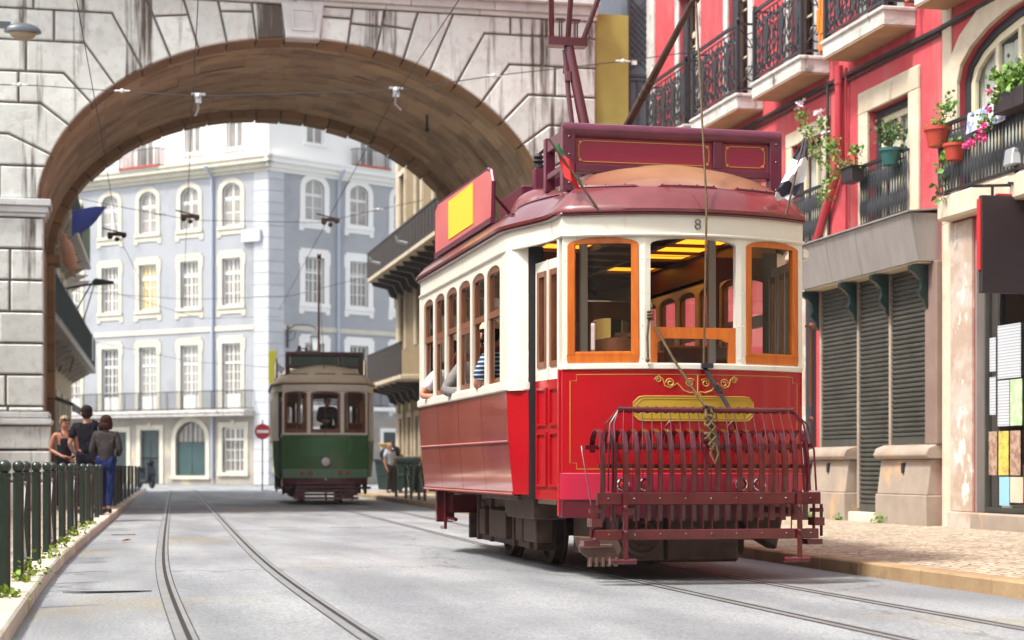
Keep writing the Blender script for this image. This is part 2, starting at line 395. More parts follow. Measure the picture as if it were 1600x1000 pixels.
# ------------------------------------------------------------------ mesh helpers
class MB:
    def __init__(s, T=None):
        s.bm = bmesh.new(); s.T = T or MX.Identity(4)
    def v(s, p): return s.bm.verts.new(s.T @ V(p))
    def face(s, pts):
        return s.bm.faces.new([s.v(p) for p in pts])
    def box(s, x0, x1, y0, y1, z0, z1):
        a = [s.v(p) for p in ((x0, y0, z0), (x1, y0, z0), (x1, y1, z0), (x0, y1, z0), (x0, y0, z1), (x1, y0, z1), (x1, y1, z1), (x0, y1, z1))]
        for f in ((3, 2, 1, 0), (4, 5, 6, 7), (0, 1, 5, 4), (1, 2, 6, 5), (2, 3, 7, 6), (3, 0, 4, 7)):
            s.bm.faces.new([a[i] for i in f])
        return s
    def obox(s, c, size, rot=None):
        T0 = s.T
        s.T = T0 @ MX.Translation(c) @ (rot.to_4x4() if rot else MX.Identity(4))
        x, y, z = size[0] / 2, size[1] / 2, size[2] / 2
        s.box(-x, x, -y, y, -z, z); s.T = T0
        return s
    def bar(s, p0, p1, w, h=None, up=(0, 0, 1)):
        p0, p1 = V(p0), V(p1)
        d = p1 - p0
        if d.length < 1e-6: return s
        z = d.normalized(); x = z.cross(V(up))
        if x.length < 1e-3: x = z.cross(V((0, 1, 0)))
        x.normalize(); y = z.cross(x)
        rot = MX((x, y, z)).transposed()
        return s.obox((p0 + p1) / 2, (w, h or w, d.length), rot)
    def prism(s, pts, vec):
        n = len(pts); vec = V(vec)
        a = [s.v(p) for p in pts]; b = [s.v(V(p) + vec) for p in pts]
        s.bm.faces.new(a); s.bm.faces.new(b[::-1])
        for i in range(n): s.bm.faces.new((a[i], b[i], b[(i + 1) % n], a[(i + 1) % n]))
        return s
    def tube(s, pts, r, n=6, closed=False):
        pts = [V(p) for p in pts]; m = len(pts)
        rr = r if isinstance(r, (list, tuple)) else [r] * m
        rings = []; prev = None
        for i, p in enumerate(pts):
            a = pts[i - 1] if (i > 0 or closed) else p
            b = pts[(i + 1) % m] if (i < m - 1 or closed) else p
            t = (b - a)
            if t.length < 1e-9: t = V((0, 0, 1))
            t.normalize()
            if prev is None:
                x = t.orthogonal().normalized()
            else:
                x = prev - t * prev.dot(t)
                x = x.normalized() if x.length > 1e-6 else t.orthogonal().normalized()
            prev = x; y = t.cross(x)
            rings.append([s.v(p + (x * math.cos(k * 2 * math.pi / n + .4) + y * math.sin(k * 2 * math.pi / n + .4)) * rr[i]) for k in range(n)])
        for i in range(m if closed else m - 1):
            A, B = rings[i], rings[(i + 1) % m]
            for k in range(n): s.bm.faces.new((A[k], A[(k + 1) % n], B[(k + 1) % n], B[k]))
        if not closed:
            s.bm.faces.new(rings[0][::-1]); s.bm.faces.new(rings[-1])
        return s
    def strap(s, pts, w, t, side=(1, 0, 0)):
        """flat strap of width w along side, thickness t, following pts"""
        pts = [V(p) for p in pts]; sd = V(side).normalized(); rings = []
        for i, p in enumerate(pts):
            d = (pts[min(i + 1, len(pts) - 1)] - pts[max(i - 1, 0)]).normalized()
            nrm = d.cross(sd).normalized()
            rings.append([s.v(p + sd * a * w / 2 + nrm * b * t / 2) for a, b in ((-1, -1), (1, -1), (1, 1), (-1, 1))])
        for A, B in zip(rings, rings[1:]):
            for k in range(4): s.bm.faces.new((A[k], A[(k + 1) % 4], B[(k + 1) % 4], B[k]))
        s.bm.faces.new(rings[0][::-1]); s.bm.faces.new(rings[-1])
        return s
    def lathe(s, prof, c=(0, 0, 0), n=16, rot=None):
        T0 = s.T
        s.T = T0 @ MX.Translation(c) @ (rot.to_4x4() if rot else MX.Identity(4))
        rings = [[s.v((r * math.cos(2 * math.pi * k / n), r * math.sin(2 * math.pi * k / n), z)) for k in range(n)] for r, z in prof]
        for A, B in zip(rings, rings[1:]):
            for k in range(n): s.bm.faces.new((A[k], A[(k + 1) % n], B[(k + 1) % n], B[k]))
        s.bm.faces.new(rings[0][::-1]); s.bm.faces.new(rings[-1]); s.T = T0
        return s
    def ball(s, c, r, n=12, m=8):
        if not isinstance(r, (tuple, list)): r = (r, r, r)
        T0 = s.T
        s.T = T0 @ MX.Translation(c) @ MX.Diagonal((r[0], r[1], r[2], 1))
        e = .02
        s.lathe([(max(math.sin(math.pi * i / m), e), -math.cos(math.pi * i / m)) for i in range(m + 1)], n=n); s.T = T0
        return s
    def sheet(s, rows, close=False):
        g = [[s.v(p) for p in r] for r in rows]
        for A, B in zip(g, g[1:]):
            for k in range(len(A) - 1): s.bm.faces.new((A[k], A[k + 1], B[k + 1], B[k]))
        return s
    def slab(s, rows, t):
        """a sheet given a thickness t along its vertex normals"""
        b2 = MB(); b2.sheet(rows)
        bmesh.ops.recalc_face_normals(b2.bm, faces=b2.bm.faces)
        b2.bm.normal_update()
        nr = [v.normal.copy() for v in b2.bm.verts]
        k = 0; back = []
        for r in rows:
            back.append([V(p) + nr[k + i] * t for i, p in enumerate(r)]); k += len(r)
        b2.bm.free()
        s.sheet(rows); s.sheet([r[::-1] for r in back])
        edge = [r[0] for r in rows] + rows[-1][1:] + [r[-1] for r in rows[-2::-1]] + rows[0][-2:0:-1]
        ebk = [r[0] for r in back] + back[-1][1:] + [r[-1] for r in back[-2::-1]] + back[0][-2:0:-1]
        s.sheet([edge + [edge[0]], ebk + [ebk[0]]])
        return s
    def build(s, name, m, parent=None, bevel=0, ang=32, seg=1, flat=False):
        bm = s.bm
        bmesh.ops.remove_doubles(bm, verts=bm.verts, dist=1e-5)
        bmesh.ops.recalc_face_normals(bm, faces=bm.faces)
        if bevel:
            es = [e for e in bm.edges if len(e.link_faces) == 2 and e.calc_face_angle(0) > R(40)]
            if es: bmesh.ops.bevel(bm, geom=es, offset=bevel, segments=seg, affect='EDGES', clamp_overlap=True)
        for f in bm.faces: f.smooth = not flat
        for e in bm.edges:
            if len(e.link_faces) != 2 or e.calc_face_angle(0) > R(ang): e.smooth = False
        me = bpy.data.meshes.new(name)
        bm.to_mesh(me); bm.free()
        me.materials.append(m if not isinstance(m, str) else K[m])
        o = bpy.data.objects.new(name, me)
        col.objects.link(o)
        if parent: o.parent = parent
        return o

def tag(o, label=None, cat=None, group=None, kind=None):
    if label: o['label'] = label
    if cat: o['category'] = cat
    if group: o['group'] = group
    if kind: o['kind'] = kind
    return o
def thing(name, label, cat, loc=(0, 0, 0), rz=0, group=None):
    o = bpy.data.objects.new(name, None); col.objects.link(o)
    o.empty_display_size = .2
    o.location = loc; o.rotation_euler = (0, 0, rz)
    return tag(o, label, cat, group)
def struct(name, mb, m, **k):
    o = mb.build(name, m, **k); o['kind'] = 'structure'
    return o
def dup(root, loc, rz=None, label=None, name=None):
    r = root.copy(); col.objects.link(r); r.location = loc
    if rz is not None: r.rotation_euler = (0, 0, rz)
    if label: r['label'] = label
    def kids(a, b):
        for ch in list(a.children):
            if ch is r: continue
            c = ch.copy(); col.objects.link(c); c.parent = b
            kids(ch, c)
    kids(root, r)
    return r
def frame(o, xdir):
    """matrix whose x runs along xdir (horizontal), y inward to its left, z up, origin o"""
    x = V((xdir[0], xdir[1], 0)).normalized(); z = V((0, 0, 1)); y = z.cross(x)
    m = MX((x, y, z)).transposed().to_4x4(); m.translation = V(o)
    return m
def arc_pts(a, b, zs, rise, n=10):
    """points of a flat arch from (a,zs) over the middle (zs+rise) to (b,zs)"""
    return [(a + (b - a) * (1 - math.cos(math.pi * i / n)) / 2, zs + rise * math.sin(math.pi * i / n)) for i in range(n + 1)]
def wall(mb, u0, u1, z0, z1, ops, depth=.25, y=0):
    us = sorted({u0, u1} | {o[0] for o in ops} | {o[1] for o in ops})
    zs = sorted({z0, z1} | {o[2] for o in ops} | {o[3] for o in ops})
    us = [u for u in us if u0 <= u <= u1]; zs = [z for z in zs if z0 <= z <= z1]
    for a, b in zip(us, us[1:]):
        for c, d in zip(zs, zs[1:]):
            mu, mz = (a + b) / 2, (c + d) / 2
            if any(o[0] < mu < o[1] and o[2] < mz < o[3] for o in ops): continue
            mb.face([(a, y, c), (b, y, c), (b, y, d), (a, y, d)])
    for o in ops:
        a, b, c, d = o[:4]; rise = o[4] if len(o) > 4 else 0
        e = y + depth; s = d - rise
        mb.face([(a, y, c), (a, y, s), (a, e, s), (a, e, c)])
        mb.face([(b, y, c), (b, e, c), (b, e, s), (b, y, s)])
        if c > z0 + 1e-6: mb.face([(a, y, c), (a, e, c), (b, e, c), (b, y, c)])
        if rise:
            P = arc_pts(a, b, s, rise)
            h = len(P) // 2
            for q0, q1 in zip(P[:h], P[1:h + 1]): mb.face([(q0[0], y, q0[1]), (q1[0], y, q1[1]), (q1[0], y, d + 0), (q0[0], y, d)] if q1[1] < d - 1e-6 else [(q0[0], y, q0[1]), (q1[0], y, q1[1]), (q0[0], y, d)])
            for q0, q1 in zip(P[h:], P[h + 1:]): mb.face([(q0[0], y, q0[1]), (q1[0], y, q1[1]), (q1[0], y, d), (q0[0], y, d)] if q0[1] < d - 1e-6 else [(q0[0], y, q0[1]), (q1[0], y, q1[1]), (q1[0], y, d)])
            for q0, q1 in zip(P, P[1:]): mb.face([(q0[0], y, q0[1]), (q0[0], e, q0[1]), (q1[0], e, q1[1]), (q1[0], y, q1[1])])
        else:
            mb.face([(a, y, d), (b, y, d), (b, e, d), (a, e, d)])
def ring(mb, a, b, c, d, w, y0, y1, rise=0, sill=True, wt=None):
    """a frame band of width w inside the rectangle a..b, c..d (top arched by rise), from depth y0 to y1"""
    wt = wt or w
    s = d - rise
    if sill: mb.box(a, b, y0, y1, c, c + w)
    zb = c + (w if sill else 0)
    if not rise:
        mb.box(a, a + w, y0, y1, zb, d - wt); mb.box(b - w, b, y0, y1, zb, d - wt); mb.box(a, b, y0, y1, d - wt, d)
    else:
        mb.box(a, a + w, y0, y1, zb, s); mb.box(b - w, b, y0, y1, zb, s)
        P = arc_pts(a, b, s, rise); Q = arc_pts(a + w, b - w, s, max(rise - wt, .01))
        for (p0, p1, q0, q1) in zip(P, P[1:], Q, Q[1:]):
            mb.prism([(p0[0], y0, p0[1]), (p1[0], y0, p1[1]), (q1[0], y0, q1[1]), (q0[0], y0, q0[1])], (0, y1 - y0, 0))
def trim(mb, a, b, c, d, w, proud, rise=0, sill=True, ears=0, sillout=.04):
    """a stone surround outside the opening a..b, c..d"""
    s = d - rise
    mb.box(a - w, a, -proud, .002, c, s); mb.box(b, b + w, -proud, .002, c, s)
    if rise:
        P = arc_pts(a, b, s, rise); Q = arc_pts(a - w, b + w, s, rise + w)
        for (p0, p1, q0, q1) in zip(P, P[1:], Q, Q[1:]):
            mb.prism([(p0[0], -proud, p0[1]), (p1[0], -proud, p1[1]), (q1[0], -proud, q1[1]), (q0[0], -proud, q0[1])], (0, proud + .002, 0))
    else:
        mb.box(a - w - ears, b + w + ears, -proud - .002, .002, d, d + w)
    if ears:
        mb.box(a - w - ears, a - w, -proud, .002, d - .35, d); mb.box(b + w, b + w + ears, -proud, .002, d - .35, d)
        mb.box(a - w + .05, b + w - .05, -proud - .01, .002, d + w, d + w + .12)
    if sill: mb.box(a - w - sillout, b + w + sillout, -proud - .05, .003, c - w * .7, c)
def sash(mbf, mbp, a, b, c, d, y, nx, nz, fw=.07, mw=.03, rise=0, t=.05, transom=None):
    ring(mbf, a, b, c, d, fw, y, y + t, rise)
    ia, ib, ic = a + fw, b - fw, c + fw
    s = d - fw if not rise else d - rise * .55
    for i in range(1, nx):
        u = ia + (ib - ia) * i / nx
        w = mw * (1.9 if (nx % 2 == 0 and i == nx // 2) else 1)
        mbf.box(u - w / 2, u + w / 2, y + .004, y + t - .004, ic, d - fw if not rise else d - fw - .01)
    for i in range(1, nz):
        z = ic + (s - ic) * i / nz
        mbf.box(ia, ib, y + .007, y + t - .007, z - mw / 2, z + mw / 2)
    if transom: mbf.box(ia, ib, y - .01, y + t + .01, transom - .05, transom + .05)
    if rise:
        P = arc_pts(ia, ib, d - rise, rise - fw * .8)
        mbp.face([(ia, y + t / 2, ic), (ib, y + t / 2, ic)] + [(u, y + t / 2, z) for u, z in P[::-1]])
    else:
        mbp.face([(ia, y + t / 2, ic), (ib, y + t / 2, ic), (ib, y + t / 2, d - fw), (ia, y + t / 2, d - fw)])

# ------------------------------------------------------------------ ground, road, kerbs, rails
def cv(Y): return .036 * .5 * ((Y - 14.5) + math.sqrt((Y - 14.5) ** 2 + 16)) - .015
YS = [-6 + 2.0 * i for i in range(37)]
g = MB(); g.face([(-250, -250, -.012), (250, -250, -.012), (250, 250, -.012), (-250, 250, -.012)]); struct('ground', g, K['asphalt'])
g = MB(); g.sheet([[(-.49 + cv(y), y, 0), (1.6 + cv(y), y, .012), (3.6 + cv(y), y, .012), (5.9 + cv(y), y, 0)] for y in YS]); struct('road', g, K['asphalt'])
g = MB(); g.sheet([[(-9, y, .115), (-.67 + cv(y), y, .1)] for y in YS]); struct('pavement', g, K['cobble_far'])
g = MB(); g.sheet([[(6.06 + cv(y), y, .1), (8, y, .115), (10.5, y, .14)] for y in YS[:33]]); struct('pavement', g, K['cobble'])
def kerb(x0, x1, y0, y1, m, ln, zt):
    g = MB(); y = y0
    while y < y1:
        l = ln * random.uniform(.75, 1.2); e = .008; dz = random.uniform(-.004, .004)
        a, b = y + e, y + l - e
        g.prism([(x0 + cv(a), a, -.02), (x1 + cv(a), a, -.02), (x1 + cv(b), b, -.02), (x0 + cv(b), b, -.02)], (0, 0, zt + .02 + dz))
        y += l
    struct('kerb', g, m, bevel=.014)
kerb(-.68, -.485, -5, 66, K['kerb'], 1.1, .106)
kerb(5.88, 6.08, -5, 58, K['kerb_warm'], 1.0, .112)
RY = [-4 + .8 * i for i in range(92)]
def strip(x0, x1, z):
    g = MB(); g.sheet([[(x0 + cv(y), y, z), (x1 + cv(y), y, z)] for y in RY]); return g
for X in (.38, 1.28, 3.89, 4.79):
    zb = .016 if .5 < X < 4 else .011
    struct('tram_rail', strip(X - .055, X + .0, zb), K['rail'])
    struct('tram_rail', strip(X + .028, X + .056, zb), K['rail'])
    struct('rail_groove', strip(X - .060, X + .064, zb - .003), K['groove'])
# worn patches and covers in the road
g = MB(); g.prism([(.0 + .30 * math.cos(t * .7) * random.uniform(.7, 1.1), 12.75 + .045 * math.sin(t * .7), .008) for t in range(9)], (0, 0, .006)); struct('road_patch', g, K['groove'])
for (x, y, w, l) in ((.05, 23.5, .3, .10), (3.1, 25.5, .45, .12), (2.25, 25.8, .4, .12)):
    g = MB(); g.box(x, x + w, y, y + l, .008, .0165); struct('road_patch', g, K['zinc'])

# ------------------------------------------------------------------ stone arch bridge over the street
BX, BY = 3.5, 33.0
bridge = thing('arch_bridge', 'weathered pale stone arch bridge spanning the street above both tram tracks', 'bridge', (BX, BY, 0))
TB = MX.Translation((-BX, -BY, 0))
A_, Z0, B_ = 4.72, 5.4, 3.35
def ell(x, k=0):
    u = max(-1, min(1, (x - BX) / (A_ + k))); return Z0 + (B_ + k) * math.sqrt(max(0, 1 - u * u))
def enorm(x):
    z = ell(x) - Z0; n = V(((x - BX) / A_ ** 2, 0, z / B_ ** 2)); return n.normalized()
def inset(p, g):
    n = len(p); ar = sum(p[i][0] * p[(i + 1) % n][1] - p[(i + 1) % n][0] * p[i][1] for i in range(n))
    if ar < 0: p = p[::-1]
    out = []
    for i in range(n):
        a, b, c = V(p[i - 1]), V(p[i]), V(p[(i + 1) % n])
        d1, d2 = (b - a).normalized(), (c - b).normalized()
        n1, n2 = V((-d1.y, d1.x)), V((-d2.y, d2.x))
        bis = n1 + n2
        k = bis.length_squared
        out.append(b + bis * (2 * g / k if k > .3 else 0))
    return out
def block(mb, poly, y, g=.021, ch=.022, dep=.10):
    """one ashlar: outline poly (x,z) on the wall plane y, joint half-gap g, chamfer ch"""
    q = []
    for p in poly:
        if not q or (V(p) - V(q[-1])).length > 1e-4: q.append(p)
    if (V(q[0]) - V(q[-1])).length < 1e-4: q.pop()
    poly = q
    o = inset(poly, g); f = inset(poly, g + ch)
    n = len(o)
    a = [mb.v((p.x, y + dep, p.y)) for p in o]; b = [mb.v((p.x, y + ch * .8, p.y)) for p in o]; c = [mb.v((p.x, y, p.y)) for p in f]
    for i in range(n):
        j = (i + 1) % n
        mb.bm.faces.new((a[i], a[j], b[j], b[i])); mb.bm.faces.new((b[i], b[j], c[j], c[i]))
    mb.bm.faces.new(c)
JX = [-1.16, -.98, -.66, -.28, .13, .62, 1.12, 1.62, 2.13, 2.66, 3.19]
JZ = [6.24, 6.80, 7.36, 7.92, 8.48, 9.04]
TOP = 9.38
XL, XR = -7.0, 9.10
for side in (0, 1):
    fr = MB(TB)
    mir = (lambda p: p) if not side else (lambda p: (2 * BX - p[0], p[1]))
    xe = XL if not side else 2 * BX - XR
    pts = []
    for k, x in enumerate(JX):
        z = ell(x); n = enorm(x)
        zt = JZ[k] if k < len(JZ) else TOP
        if k == 0: z = 6.24; x = BX - A_ * math.sqrt(1 - ((6.24 - Z0) / B_) ** 2)
        t = (zt - z) / n.z if k else 0
        pts.append(((x, z), (x + n.x * t, zt)))
    base = (BX - A_ * math.sqrt(1 - (.24 / B_) ** 2), 5.64)
    def arcseg(x0, x1): return [(x0 + (x1 - x0) * i / 4, ell(x0 + (x1 - x0) * i / 4)) for i in range(1, 4)]
    for k in range(-1, len(JX) - 1):
        (a, e) = pts[k] if k >= 0 else (base, base)
        (a2, e2) = pts[k + 1]
        if k + 1 < len(JZ) or e[1] < TOP - .01:
            xs = min(e[0], e2[0]) - random.uniform(.35, .8)
            if xs < xe + .3: xs = xe
            poly = [a] + arcseg(a[0], a2[0]) + [a2, e2]
            if e2[1] > TOP - .01 and k + 1 >= len(JZ): pass
            poly += [(xs, e2[1]), (xs, e[1])] + ([e] if e != a else [])
            block(fr, [mir(p) for p in poly], BY)
            while xs > xe + .25:
                x2 = max(xe, xs - random.uniform(.75, 1.35))
                if x2 - xe < .35: x2 = xe
                block(fr, [mir(p) for p in ((x2, e[1]), (xs, e[1]), (xs, e2[1]), (x2, e2[1]))], BY)
                xs = x2
        else:
            lo = [a] + arcseg(a[0], a2[0]) + [a2]
            if random.random() < .45:
                f = random.uniform(.55, .75)
                m1 = tuple(V(a).lerp(V(e), f)); m2 = tuple(V(a2).lerp(V(e2), f))
                block(fr, [mir(p) for p in lo + [m2, m1]], BY); block(fr, [mir(p) for p in (m1, m2, e2, e)], BY)
            else: block(fr, [mir(p) for p in lo + [e2, e]], BY)
    # pier shaft, from the impost down
    xi = -1.10 if not side else 2 * BX - 8.10
    z = 5.32
    while z > 1.95:
        z2 = max(1.86, z - .56); xs = xi; first = True
        while xs > xe + .2:
            x2 = max(xe, xs - random.uniform(.9, 1.5) * (.6 if first and int(z * 7) % 2 else 1)); first = False
            if x2 - xe < .3: x2 = xe
            block(fr, [mir(p) for p in ((x2, z2), (xs, z2), (xs, z), (x2, z))], BY, dep=.6 if xs == xi else .1); xs = x2
        z = z2
    for za, zb in ((.05, .62), (.62, 1.18), (1.18, 1.62)):
        xs = xi + .12
        while xs > xe + .2:
            x2 = max(xe, xs - random.uniform(1., 1.7))
            if x2 - xe < .3: x2 = xe
            block(fr, [mir(p) for p in ((x2, za), (xs, za), (xs, zb), (x2, zb))], BY - .10, dep=.75 if xs == xi + .12 else .2); xs = x2
    fr.build('front_wall', 'stone', bridge)
bk = MB(TB)      # the stained joint bed behind the ashlar
xs = [BX - A_ * math.cos(math.pi * i / 60) for i in range(61)]
for yy in (BY + .05, BY + 7.9):
    for x0, x1 in zip(xs, xs[1:]): bk.face([(x0, yy, ell(x0) + .004), (x1, yy, ell(x1) + .004), (x1, yy, 9.6), (x0, yy, 9.6)])
    bk.face([(XL, yy, 0), (BX - A_, yy, 0), (BX - A_, yy, 9.6), (XL, yy, 9.6)]); bk.face([(BX + A_, yy, 0), (XR - .02, yy, 0), (XR - .02, yy, 9.6), (BX + A_, yy, 9.6)])
bk.box(XL, XR - .02, BY + .3, BY + 7.7, 9.45, 9.6)
bk.face([(XR - .02, BY + .05, 0), (XR - .02, BY + 7.9, 0), (XR - .02, BY + 7.9, 9.6), (XR - .02, BY + .05, 9.6)])
bk.build('wall_core', 'mortar', bridge)
for side in (0, 1):
    mb = MB(TB); mb2 = MB(TB)
    xa, xb = (XL, -1.0) if not side else (8.0, XR)
    for (za, zb, pr) in ((5.33, 5.40, .03), (5.40, 5.52, .07), (5.52, 5.64, .12)):
        mb.box(xa if not side else xb - (xb - 8.10) - pr + .0, (-1.10 + pr) if not side else xb, BY - pr, BY + .75, za, zb)
    mb.build('impost', 'stone_clean', bridge, bevel=.012)
    x0, x1 = (XL, -.96) if not side else (7.96, XR)
    mb2.box(x0, x1, BY - .15, BY + .75, 1.62, 1.74); mb2.box(x0 + (.04 if side else 0), x1 - (0 if side else .04), BY - .11, BY + .75, 1.74, 1.86)
    mb2.build('plinth_moulding', 'stone_clean', bridge, bevel=.025, seg=2)
# keystone
mb = MB(TB)
def kp(x, z, y): return (x, y, z)
kz0, kz1 = 8.735, 9.40
q = [(3.19, kz0), (3.81, kz0), (3.89, kz1), (3.11, kz1)]
block(mb, q, BY - .10, g=.0, ch=.03, dep=.3)
q2 = [(3.30, 8.88), (3.70, 8.88), (3.745, 9.30), (3.255, 9.30)]; q3 = [(3.35, 8.93), (3.65, 8.93), (3.69, 9.25), (3.31, 9.25)]
for i in range(4):
    j = (i + 1) % 4
    mb.prism([kp(*q2[i], BY - .115), kp(*q2[j], BY - .115), kp(*q3[j], BY - .115), kp(*q3[i], BY - .115)], (0, .03, 0))
mb.build('keystone', 'stone_clean', bridge)
mb = MB(TB)
for (za, zb, pr) in ((9.38, 9.46, .06), (9.46, 9.62, .14), (9.62, 9.80, .30)):
    x = XL
    while x < XR - .05:
        x2 = min(XR, x + random.uniform(1.4, 2.2)); mb.box(x + .004, x2 - .004, BY - pr, BY + .5, za + .001, zb); x = x2
mb.build('cornice', 'stone_clean', bridge, bevel=.012)
mb = MB(TB); mb.box(XL, XR, BY - .05, BY + .35, 9.805, 10.9); mb.box(XL, XR, BY + 7.5, BY + 7.9, 9.605, 10.9); mb.build('parapet', 'stone_clean', bridge)
# the vault: courses of separate stones
def vpt(th, k): return (BX - (A_ + k) * math.cos(th), Z0 + (B_ + k) * math.sin(th))
va = MB(TB); N = 17
for i in range(N):
    t0, t1 = math.pi * (i / N) + .0006, math.pi * ((i + 1) / N) - .0006
    y = BY + .72
    while y < BY + 7.1:
        y2 = y + .64 + random.uniform(-.02, .02); a, b = max(y, BY + .72) + .004, min(y2, BY + 7.1) - .004
        kk = .07 + random.uniform(0, .014)
        if b > a + .05:
            sh = ((.5 if int((y - BY) / .64 + .5) % 2 else 0) + random.uniform(-.003, .003)) * math.pi / N; p = [vpt(max(.001, min(3.1406, t0 + sh + (t1 - t0) * j / 3)), kk) for j in range(4)]
            va.sheet([[(x, a, z) for x, z in p], [(x, b, z) for x, z in p]])
        y = y2
for sx, kx in ((-1, BX - A_ - .06), (1, BX + A_ + .06)):
    z = 0.05
    while z < 5.4:
        z2 = min(5.42, z + .56); y = BY + .7 - random.random() * .8
        while y < BY + 7.1:
            y2 = y + random.uniform(1., 1.8); a, b = max(y, BY + .7) + .004, min(y2, BY + 7.1) - .004
            if b > a + .05: va.face([(kx, a, z + .004), (kx, b, z + .004), (kx, b, z2 - .004), (kx, a, z2 - .004)])
            y = y2
        z = z2
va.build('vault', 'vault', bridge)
vb = MB(TB); p = [(BX - A_ - .10, 0)] + [vpt(math.pi * i / 40, .10) for i in range(41)] + [(BX + A_ + .10, 0)]
vb.sheet([[(x, BY + .06, z) for x, z in p], [(x, BY + 7.88, z) for x, z in p]]); vb.build('vault_bed', 'mortar', bridge)
def vring(y0, y1, k0, k1, n, jit, gap):
    mb = MB(TB)
    for i in range(n):
        t0, t1 = math.pi * i / n + gap, math.pi * (i + 1) / n - gap
        k = k0 + random.uniform(-jit, jit)
        P = [vpt(t0 + (t1 - t0) * j / 3, k) for j in range(4)]; Q = [vpt(t0 + (t1 - t0) * j / 3, k1) for j in range(4)]
        mb.prism([(x, y0, z) for x, z in P] + [(x, y0, z) for x, z in Q[::-1]], (0, y1 - y0 + random.uniform(-.03, .03) * (jit > 0), 0))
    return mb
mb = MB(TB)
jt = [math.acos((BX - x) / A_) for x in JX]; jt = [0, .07] + jt + [math.pi - t for t in jt[::-1]] + [math.pi - .07, math.pi]
for t0, t1 in zip(jt, jt[1:]):
    t0 += .0042; t1 -= .0042; k = random.uniform(-.004, .004); yj = random.uniform(-.05, .03)
    P_ = [vpt(t0 + (t1 - t0) * j / 4, k) for j in range(5)]; Q_ = [vpt(t0 + (t1 - t0) * j / 4, .14) for j in range(5)]
    mb.prism([(x, BY + .045, z) for x, z in P_] + [(x, BY + .045, z) for x, z in Q_[::-1]], (0, .70 + yj, 0))
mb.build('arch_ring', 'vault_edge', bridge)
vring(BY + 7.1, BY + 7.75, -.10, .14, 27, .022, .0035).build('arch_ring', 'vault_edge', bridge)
for X in (BX - A_ - .02, BX + A_ + .02):
    mb = MB(TB); s = 1 if X < BX else -1
    x0, x1 = sorted((X - s * .06, X + s * .12))
    for j in range(9): mb.box(x0, x1, BY + 7.08, BY + 7.76, .05 + j * .58, .05 + j * .58 + .565)
    x0, x1 = sorted((X - s * .06, X + s * .24)); mb.box(x0, x1, BY + 6.95, BY + 7.85, 5.28, 5.46)
    mb.build('rear_pier', 'vault_edge', bridge, bevel=.01)
for (x, z, l) in ((6.35, 7.95, .25),):
    mb = MB(TB); mb.tube([(x, BY + 3, z + .1), (x, BY + 3, z - .18)], .03); mb.ball((x, BY + 3, z - .2), .05); mb.build('iron_hook', 'black', bridge)

# ------------------------------------------------------------------ red house on the right
RH = thing('red_house', 'red limewashed house with iron balconies and a shuttered zinc-hooded shopfront', 'building', (10.2, 33.3, 0), R(-90))
def U(Y): return 33.3 - Y
wb = MB()
OP = [(U(22.9), U(21.61), 4.18, 5.75), (U(25.7), U(24.5), 4.18, 5.75), (U(28.6), U(27.4), 4.18, 5.75),
      (U(20.23), U(16.57), 4.23, 6.2, .62), (U(24.62), U(20.86), .14, 3.42), (U(19.82), U(15.4), .33, 3.62)]
DC = [22.45, 25.3, 28.1, 30.75, 19.3]
for c in DC: OP.append((U(c) - .5, U(c) + .5, 6.82, 9.4))
wall(wb, 0, 19.5, .0, 11.5, OP, .28)
wb.face([(0, 0, 0), (0, 9, 0), (0, 9, 11.5), (0, 0, 11.5)]); wb.face([(19.5, 0, 0), (19.5, 9, 0), (19.5, 9, 11.5), (19.5, 0, 11.5)])
wb.face([(0, 9, 0), (19.5, 9, 0), (19.5, 9, 11.5), (0, 9, 11.5)]); wb.face([(0, 0, 11.5), (19.5, 0, 11.5), (19.5, 9, 11.5), (0, 9, 11.5)])
wb.build('wall', 'pink', RH)
rm = MB(); rm.box(.3, 19.2, 1.1, 1.14, .3, 10); rm.build('room_back', 'room', RH)
def house_window(parent, a, b, c, d, y, nx, nz, wood, pane, rise=0, curtain=True, transom=None, fw=.09, darkframe=None, mw=.03):
    if darkframe:
        m = MB(); ring(m, a, b, c, d, .10, y - .03, y + .05, rise, sill=False); fo = m.build('window', darkframe, parent)
        a, b, d = a + .10, b - .10, d - .10
        if rise: rise -= .08
    f, p = MB(), MB()
    sash(f, p, a, b, c, d, y, nx, nz, fw, mw, rise, transom=transom)
    if darkframe: w = fo; fo2 = f.build('sash', wood, w)
    else: w = f.build('window', wood, parent)
    p.build('pane', pane, w)
    if curtain:
        m = MB(); n = 46
        us = [a + .05 + (b - a - .1) * i / n for i in range(n + 1)]
        m.sheet([[(u, y + .09 + .022 * math.sin(i * 1.9) + .01 * math.sin(i * .7), z) for i, u in enumerate(us)] for z in (c + .03, d - .03 - rise * .35)])
        m.build('curtain', 'curtain', w)
    return w
for (Y0, Y1) in ((22.9, 21.61), (25.7, 24.5), (28.6, 27.4)):
    a, b = U(Y0), U(Y1)
    t = MB(); trim(t, a, b, 4.18, 5.75, .30 if Y0 < 24 else .22, .045, sill=False); t.box(a - .28, b + .28, -.10, .004, 4.03, 4.18); t.build('window_surround', 'trim', RH, bevel=.01)
    house_window(RH, a, b, 4.18, 5.75, .13, 2, 1, 'cream_wood', 'glass', darkframe='dark_frame', fw=.085, transom=None)
